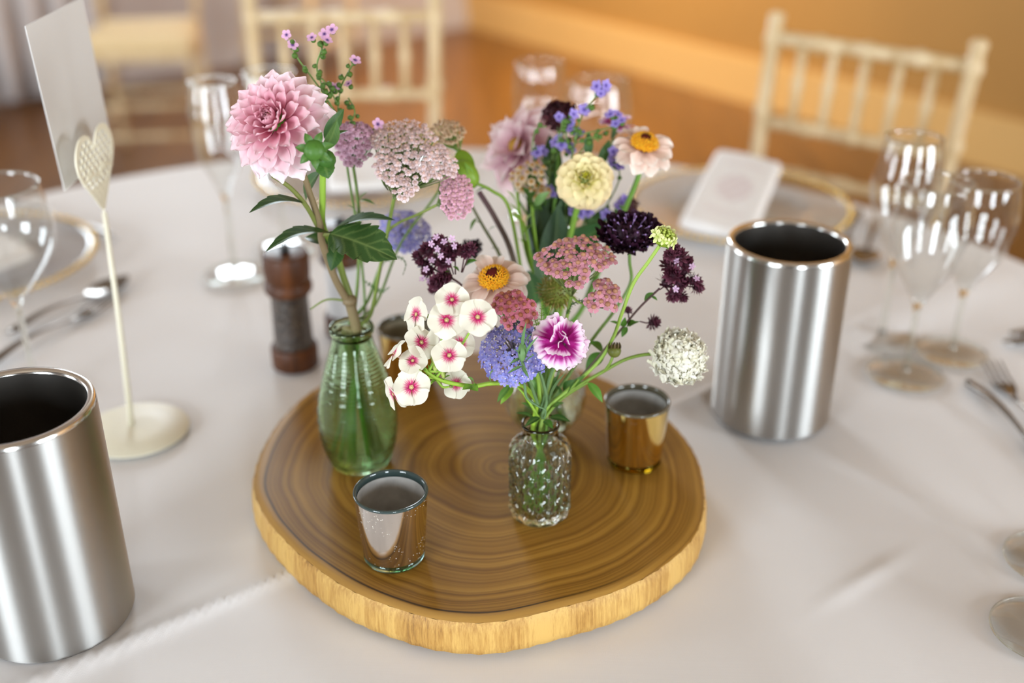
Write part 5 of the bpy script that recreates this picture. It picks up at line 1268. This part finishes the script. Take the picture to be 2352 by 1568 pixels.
def green_scabious():
    o, tail = flower('scabious', 'pale green scabious just opening, right of the black one', 'C')
    c = at(1524, 548, 0.80); n = camdir(0.35, 0.72, 0.55); Rr = size(31, c); HM = HMat(c, n)
    m = MB(); m.ball(c, Rr * 0.8, 14, 9, C(146, 170, 52), 0.7, n); wpart('flower_cushion', m, 'leaf', o)
    mb = MB(); mb.ball((0, 0, 0), 1, 8, 6, C(190, 206, 92, 1.1)); bd = mb.mesh('floret_bud', 'leaf')
    for k in range(46):
        th = 1.35 * sqrt((k + 0.5) / 46); a = k * GOLD; d0 = V((sin(th) * cos(a), sin(th) * sin(a), cos(th)))
        part('floret_bud', bd, o, HM @ M4.Translation((d0.x * Rr * 0.85, d0.y * Rr * 0.85, d0.z * Rr * 0.66)) @ M4.Scale(Rr * 0.135 * (0.75 + 0.4 * th), 4))
    F = scab_floret([C(238, 238, 176, 1.15), C(230, 232, 160, 1.1)], C(200, 210, 110), 5).mesh('petal', 'petal')
    for k in range(11):
        a = k * 2 * pi / 11; d0 = V((cos(a), sin(a), 0.35)).normalized()
        part('petal', F, o, HM @ M4.Translation(d0 * Rr * 0.92) @ basis(d0, V((cos(a), sin(a), -0.5))).to_4x4() @ M4.Scale(Rr * 0.34 * (1.25 if k in (1, 2, 5, 6, 9) else 0.85), 4))
    stem(o, [tail[2], tail[1], tail[0], at(1258, 935, 0.79), at(1310, 890, 0.80), at(1375, 830, 0.805), at(1408, 775, 0.803), at(1428, 720, 0.80), at(1455, 650, 0.80), at(1490, 600, 0.80), c - n * Rr * 0.5], 0.0016, 0.0014, C(112, 146, 58), col2=C(150, 178, 72))
    for k in range(8):
        a = k * 2 * pi / 8; leaf(o, HM @ V((Rr * 0.3 * cos(a), Rr * 0.3 * sin(a), -Rr * 0.4)), HM @ V((Rr * 1.0 * cos(a), Rr * 1.0 * sin(a), -Rr * 0.25)), 8, col=C(110, 140, 60), name='bract', nl=5)
green_scabious()
def seed_head():
    o, tail = flower('seed_head', 'fuzzy olive seed head under the dusty pink yarrow', 'C', cat='seed head')
    c = at(1278, 668, 0.852); Rr = size(42, c); rnd = random.Random(3); m = MB()
    m.ball(c, Rr * 0.86, 16, 12, C(140, 148, 62), 1.0); cu = wpart('pod', m, 'leaf', o)
    m = MB()
    for k in range(260):
        z = 1 - 2 * (k + .5) / 260; a = k * GOLD; d0 = V((sqrt(1 - z * z) * cos(a), sqrt(1 - z * z) * sin(a), z)); p = c + d0 * Rr * 0.82
        e = p + (d0 + V((rnd.uniform(-.4, .4), rnd.uniform(-.4, .4), rnd.uniform(-.4, .4)))) * Rr * rnd.uniform(0.18, 0.36)
        m.tube([p, p.lerp(e, .5), e], [0.0007, 0.0005, 0.0001], 4, mix(C(158, 168, 72), C(184, 150, 90), rnd.random()))
    s_ = wpart('bristles', m, 'leaf', o); s_['kind'] = 'stuff'
    stem(o, [tail[2], tail[1], tail[0], at(1252, 900, 0.815), at(1272, 780, 0.845), c], 0.0015, 0.0014, GREEN)
seed_head()
def greens():
    o, tail = flower('leafy_stem', 'leafy green stems crowding the mouth of the front vase', 'C', cat='foliage')
    for (bx, by, tx, ty, w_, c_, y0, y1) in ((1228, 962, 1184, 948, 12, DGREEN, .785, .775), (1240, 958, 1205, 980, 16, DGREEN, .783, .772), (1262, 958, 1310, 968, 18, DGREEN, .785, .775), (1250, 965, 1270, 984, 18, C(70, 116, 40), .782, .77),
        (1172, 884, 1142, 924, 16, C(84, 122, 50), .785, .775), (1180, 890, 1150, 928, 18, C(124, 166, 48), .788, .78), (1190, 884, 1158, 858, 20, C(58, 96, 36), .80, .805), (1350, 878, 1384, 924, 22, C(84, 132, 44), .80, .79), (1296, 905, 1322, 872, 30, C(62, 104, 38), .805, .80),
        (1285, 920, 1270, 880, 26, C(70, 112, 40), .81, .812), (1216, 930, 1200, 900, 12, C(110, 150, 50), .79, .79), (1232, 905, 1214, 862, 14, C(90, 130, 60), .80, .80), (1262, 900, 1284, 860, 16, C(66, 104, 44), .81, .81), (1310, 900, 1345, 862, 20, C(76, 120, 40), .805, .80), (1224, 850, 1190, 868, 10, C(96, 134, 80), .79, .78), (1225, 940, 1196, 925, 12, C(74, 110, 46), .79, .785), (1270, 935, 1296, 925, 12, C(74, 110, 46), .79, .785)):
        leaf(o, at(bx, by, y0), at(tx, ty, y1), w_, camdir(0, .6, .8), c_, 0.1, nl=10, vein=0.0)
    stem(o, [tail[2], tail[1], tail[0], at(1240, 930, 0.795), at(1236, 870, 0.80), at(1225, 830, 0.805)], 0.0018, 0.0014, LGREEN)
    stem(o, [at(1238, 960, 0.79), at(1200, 900, 0.785), at(1175, 880, 0.787)], 0.0012, 0.001, LGREEN, 'branch'); stem(o, [at(1250, 960, 0.79), at(1290, 915, 0.80), at(1350, 878, 0.80)], 0.0016, 0.0012, C(112, 140, 50), 'branch')
    stem(o, [at(1246, 960, 0.79), at(1262, 915, 0.81), at(1285, 850, 0.815)], 0.0014, 0.0011, BLUEG, 'branch'); stem(o, [at(1244, 955, 0.79), at(1256, 920, 0.788), at(1248, 880, 0.785), at(1238, 850, 0.785)], 0.0014, 0.0012, BLUEG, 'branch')
greens()
# ================================================================== rear bouquet in the round vase
def cream_zinnia():
    o, tail = flower('zinnia', 'double cream-yellow zinnia facing the viewer in the rear bouquet', 'R')
    c = at(1345, 408, 0.925); n = camdir(0.0, 0.18, 1.0); Rr = size(79, c); HM = HMat(c - n * 0.006, n); rnd = random.Random(6)
    y1, y2, p1 = C(218, 206, 100), C(245, 231, 178), C(245, 216, 172)
    def cf(g):
        def f(t_, s): return mix(mix(y1, mix(y2, p1, g * 0.4), sst(0.0, 0.55, t_)), mix(y2, p1, g), sst(0.5, 1, t_))
        return f
    ks = [petal_mb(1.0, 0.72, spat, cf(g), cup, b_, 8, 6, 0.16, 0.02, 2.5, seed=i, notch=0.03).mesh('petal', 'petal') for i, (g, cup, b_) in enumerate(((0.0, 0.5, 0.3), (0.3, 0.4, -0.1), (0.65, 0.3, -0.5), (1.0, 0.28, -0.7)))]
    N = 66
    for k in range(N):
        f = (k + 0.6) / N; el = R(80 - 85 * (f / 0.5)) if f < 0.5 else R(-5 - 48 * (f - 0.5) / 0.5)
        L = Rr * (0.22 + 0.42 * min(1, f * 1.5)); r0 = Rr * (0.05 + 0.44 * f ** 0.8); z = Rr * (0.26 - 0.30 * f * f)
        put('petal', ks[min(3, int(f * 4))], o, HM, k * GOLD, r0, z, el + R(rnd.uniform(-5, 5)), L, R(rnd.uniform(-8, 8)), 1.05)
    m = MB()
    for k in range(26):
        f = sqrt((k + .5) / 26); a = k * GOLD; m.tube([HM @ V((0, 0, Rr * 0.2)), HM @ V((Rr * 0.15 * f * cos(a), Rr * 0.15 * f * sin(a), Rr * 0.44))], [0.001, 0.0007], 5, mix(C(196, 190, 40), C(96, 80, 30), (k % 3) / 2))
    wpart('flower_eye', m, 'centre', o)
    m = MB(); m.ball(HM @ V((0, 0, -Rr * 0.25)), Rr * 0.4, 12, 8, GREEN, 0.8, n); wpart('calyx', m, 'leaf', o)
    stem(o, [tail[2], tail[1], tail[0], at(1290, 700, 0.93), at(1302, 580, 0.935), at(1320, 500, 0.938), c - n * Rr * 0.4], 0.0026, 0.0028, C(112, 148, 46))
cream_zinnia()
z2 = peach_zinnia('peach zinnia with orange centre at the right of the rear bouquet', 'R', 1478, 336, 74, 0.955, camdir(0.14, 0.66, 0.70), [(1330, 720, 0.935), (1400, 560, 0.945), (1440, 470, 0.95), (1468, 400, 0.955)], 8)
def soft_dahlia():
    o, tail = flower('dahlia', 'pale pink dahlia with loose petals at the back of the rear bouquet', 'R')
    c = at(1195, 340, 1.03); n = camdir(-0.55, 0.25, 0.6); Rr = size(132, c); HM = HMat(c, n); rnd = random.Random(16)
    a_, b_, w_ = C(226, 158, 182, 1.1), C(240, 198, 208, 1.15), C(248, 228, 226, 1.2)
    cf = lambda t_, s: mix(mix(a_, b_, sst(0.0, 0.45, t_)), w_, sst(0.35, 0.95, t_))
    ks = [petal_mb(1.0, 0.58, ovate, cf, 0.35, b2, 8, 6, 0.1, 0.03, 2, seed=q).mesh('petal', 'petal') for q, b2 in enumerate((-0.3, 0.1, -0.7))]
    N = 34
    for k in range(N):
        f = (k + .6) / N; el = R(62 - 92 * f) ; put('petal', ks[k % 3], o, HM, k * GOLD, Rr * (0.05 + 0.2 * f), Rr * 0.1 * (1 - f), el + R(rnd.uniform(-9, 9)), Rr * (0.42 + 0.42 * f), R(rnd.uniform(-14, 14)))
    m = MB(); m.ball(HM @ V((0, 0, Rr * 0.08)), Rr * 0.16, 10, 7, C(196, 150, 60)); wpart('flower_eye', m, 'centre', o)
    stem(o, [tail[2], tail[1], tail[0], at(1240, 640, 0.96), at(1235, 480, 1.0), c - n * 0.01], 0.0026, 0.0024, GREEN)
soft_dahlia()
scabious('dark maroon scabious at the top of the rear bouquet', 'R', 1283, 264, 38, 1.0, camdir(0, 0.6, 0.7), [(1262, 600, 0.95), (1280, 400, 0.98), (1284, 320, 0.995)], [C(78, 36, 44), C(62, 26, 34), C(94, 46, 52)], C(50, 20, 26), 46, 0.36, 0.5, 1.7, 9)
scabious('dark scabious nearly hidden by the oregano of the front bouquet', 'R', 1082, 572, 24, 0.93, camdir(-0.2, 0.5, 0.7), [(1230, 800, 0.93), (1160, 680, 0.93), (1110, 610, 0.93)], [C(46, 22, 34), C(60, 30, 44)], C(36, 16, 24), 26, 0.40, 0.6, 1.7, 2)
scabious('small dark bloom beside the cream zinnia, behind the thick green stem', 'R', 1440, 474, 26, 0.99, camdir(0.2, 0.5, 0.7), [(1330, 720, 0.94), (1390, 570, 0.97), (1425, 500, 0.985)], [C(84, 50, 54), C(98, 58, 60)], C(60, 30, 34), 26, 0.40, 0.6, 1.7, 4)
dianthus('pink dianthus with a magenta heart behind the rear peach zinnia', 'R', 1418, 282, 44, 1.005, camdir(0.25, 0.75, 0.45), [(1300, 650, 0.95), (1360, 450, 0.98), (1405, 330, 1.0)], 12)
LV = 0.965
sprig('lavender-blue sprig arching over the cream zinnia to the upper right', 'R', [(1290, 640, -.02), (1300, 480, 0), (1310, 380, 0), (1325, 310, 0)],
      [[(1320, 320), (1335, 270), (1355, 238), (1378, 212)], [(1322, 312), (1370, 300), (1410, 290), (1425, 280)], [(1315, 350), (1300, 310), (1312, 280)], [(1318, 330), (1360, 315), (1375, 325)], [(1310, 380), (1350, 330), (1400, 300)]],
      [(1370, 198), (1386, 205), (1380, 215), (1392, 196), (1342, 252), (1312, 283), (1310, 296), (1414, 284), (1428, 276), (1420, 262), (1402, 262), (1408, 372), (1318, 262)], LAVC, 15, LV, 21)
sprig('lavender-blue sprig left of the cream zinnia', 'R', [(1270, 640, -.03), (1262, 500, 0), (1262, 400, 0), (1278, 330, 0)],
      [[(1270, 350), (1288, 300), (1292, 275)], [(1262, 400), (1238, 355), (1228, 330)], [(1266, 380), (1292, 335), (1300, 322)], [(1262, 420), (1225, 360), (1230, 300), (1255, 290)], [(1262, 440), (1270, 432)], [(1270, 345), (1300, 300), (1330, 290)]],
      [(1290, 274), (1284, 268), (1276, 326), (1290, 332), (1284, 318), (1246, 346), (1234, 350), (1262, 432), (1268, 444), (1256, 446), (1310, 342), (1328, 305), (1306, 346)], LAVC, 15, 0.972, 22)
sprig('lavender-blue sprig below the cream zinnia', 'R', [(1305, 640, -.02), (1330, 560, 0), (1370, 510, 0)],
      [[(1350, 535), (1400, 500), (1428, 470)], [(1330, 560), (1318, 500), (1322, 490)], [(1360, 515), (1350, 495), (1345, 488)], [(1370, 510), (1420, 420), (1418, 370)]],
      [(1428, 465), (1420, 475), (1436, 456), (1318, 488), (1350, 486), (1335, 490), (1392, 492), (1412, 362), (1408, 348), (1422, 380), (1390, 500)], LAVC, 15, 0.962, 23)
def cream_yarrow():
    o, tail = flower('yarrow', 'small cream yarrow clusters left of the cream zinnia', 'R')
    F = fl(C(240, 218, 186, 1.15), C(214, 160, 80, 1.0), 3, 0.1, 41, 1.0); Y = 0.955
    for i, (x, y, rx, ry) in enumerate(((1222, 395, 32, 24), (1240, 440, 24, 14), (1185, 410, 12, 24), (1212, 425, 22, 14))):
        p = at(x, y, Y); yarrow(o, scatter([(x, y, rx, ry)], 14, 50 + i, 2000, 16), p, camdir(0, .6, .75), F, 0.003, size(10, p), at(x + 6, y + 50, Y + 0.004), GREEN, i)
        stem(o, [at(x + 6, y + 50, Y + 0.004), at(1225, 520, Y), at(1232, 580, 0.95)], 0.001, 0.0012, GREEN, 'branch')
    stem(o, [tail[2], tail[1], tail[0], at(1240, 680, 0.94), at(1232, 580, 0.95)], 0.0018, 0.0014, GREEN)
cream_yarrow()
def rear_leaves():
    o, tail = flower('leafy_stem', 'broad dark green leaves filling the rear bouquet', 'R', cat='foliage')
    stem(o, [tail[2], tail[1], tail[0], at(1260, 700, 0.94), at(1250, 600, 0.95), at(1248, 520, 0.955)], 0.0026, 0.002, GREEN)
    D = C(40, 66, 34)
    for (bx, by, tx, ty, w_, c_, y0, y1) in ((1252, 640, 1228, 440, 78, D, .945, .965), (1268, 640, 1282, 470, 74, C(46, 74, 42), .945, .955), (1255, 600, 1215, 380, 60, C(52, 80, 36), .96, .985), (1285, 600, 1395, 512, 70, C(44, 84, 36), .945, .955), (1270, 690, 1225, 580, 60, C(48, 82, 40), .935, .93), (1290, 680, 1320, 570, 56, C(46, 80, 38), .935, .94),
        (1232, 700, 1212, 620, 50, C(54, 88, 48), .93, .92), (1268, 520, 1270, 400, 60, D, .97, .985), (1300, 520, 1315, 430, 56, C(46, 76, 36), .965, .975), (1340, 560, 1400, 470, 40, C(60, 96, 44), .95, .97), (1270, 420, 1262, 310, 46, C(56, 88, 40), .985, 1.0), (1350, 360, 1352, 300, 22, C(52, 92, 44), .96, .965), (1378, 380, 1400, 320, 24, C(60, 100, 44), .965, .97), (1240, 480, 1200, 430, 30, C(70, 110, 50), .955, .945), (1228, 470, 1262, 440, 22, C(120, 160, 90), .945, .94)):
        leaf(o, at(bx, by, y0), at(tx, ty, y1), w_, camdir(0.1, .3, .9), c_, 0.06, nl=14, vein=0.18)
    for q in ([(1262, 700, .94), (1215, 600, .945), (1195, 500, .95), (1188, 440, .955)], [(1258, 690, .94), (1222, 600, .94), (1205, 520, .942), (1180, 490, .942)], [(1265, 680, .94), (1232, 560, .945), (1222, 470, .95)]):
        stem(o, [at(*x) for x in q], 0.0019, 0.0013, C(124, 160, 44), 'branch')
    for (x, y, a) in ((1205, 520, 1), (1192, 500, -1), (1212, 580, -1), (1200, 548, 1), (1218, 610, 1), (1185, 470, -1)):
        leaf(o, at(x, y, .943), at(x + 24 * a, y - 34, .94), 9, col=C(132, 168, 54), nl=7)
rear_leaves()
def dark_stems():
    o, tail = flower('leafy_stem', 'dark bare stems with a green bud left of the rear bouquet', 'R', cat='foliage', mx=(-0.012, 0.002))
    stem(o, [tail[2], tail[1], tail[0], at(1215, 760, 0.925), at(1178, 590, 0.93), at(1140, 505, 0.935), at(1100, 440, 0.94)], 0.0030, 0.0024, C(92, 96, 50), col2=PURP)
    stem(o, [at(1205, 720, 0.925), at(1150, 590, 0.925), at(1110, 520, 0.93), at(1078, 462, 0.935)], 0.0018, 0.0012, C(88, 96, 48), 'branch', col2=C(92, 90, 60))
    stem(o, [at(1200, 640, 0.93), at(1170, 480, 0.925), at(1130, 438, 0.925), at(1085, 418, 0.93)], 0.0016, 0.0014, C(120, 150, 52), 'branch')
    b_ = at(1072, 400, 0.935); m = MB(); m.ball(b_, size(26, b_), 12, 9, C(130, 162, 48), 1.4, camdir(-0.55, 0.8, 0.1)); wpart('bud', m, 'leaf', o)
    for q in range(5):
        a = q * 1.25; leaf(o, b_ - camdir(-0.55, 0.8, 0.1) * size(30, b_) , b_ + camdir(-0.55, 0.8, 0.1) * size(22, b_) + camdir(cos(a), 0.2, sin(a)) * size(26, b_), 18, camdir(cos(a), 0, sin(a)), C(112, 150, 46), 0.15, name='sepal', nl=8)
    for (bx, by, tx, ty) in ((1108, 520, 1090, 508), (1120, 535, 1140, 520), (1150, 575, 1128, 570), (1090, 445, 1120, 432), (1095, 500, 1080, 530)): leaf(o, at(bx, by, .93), at(tx, ty, .925), 9, col=C(84, 112, 56), nl=7)
dark_stems()
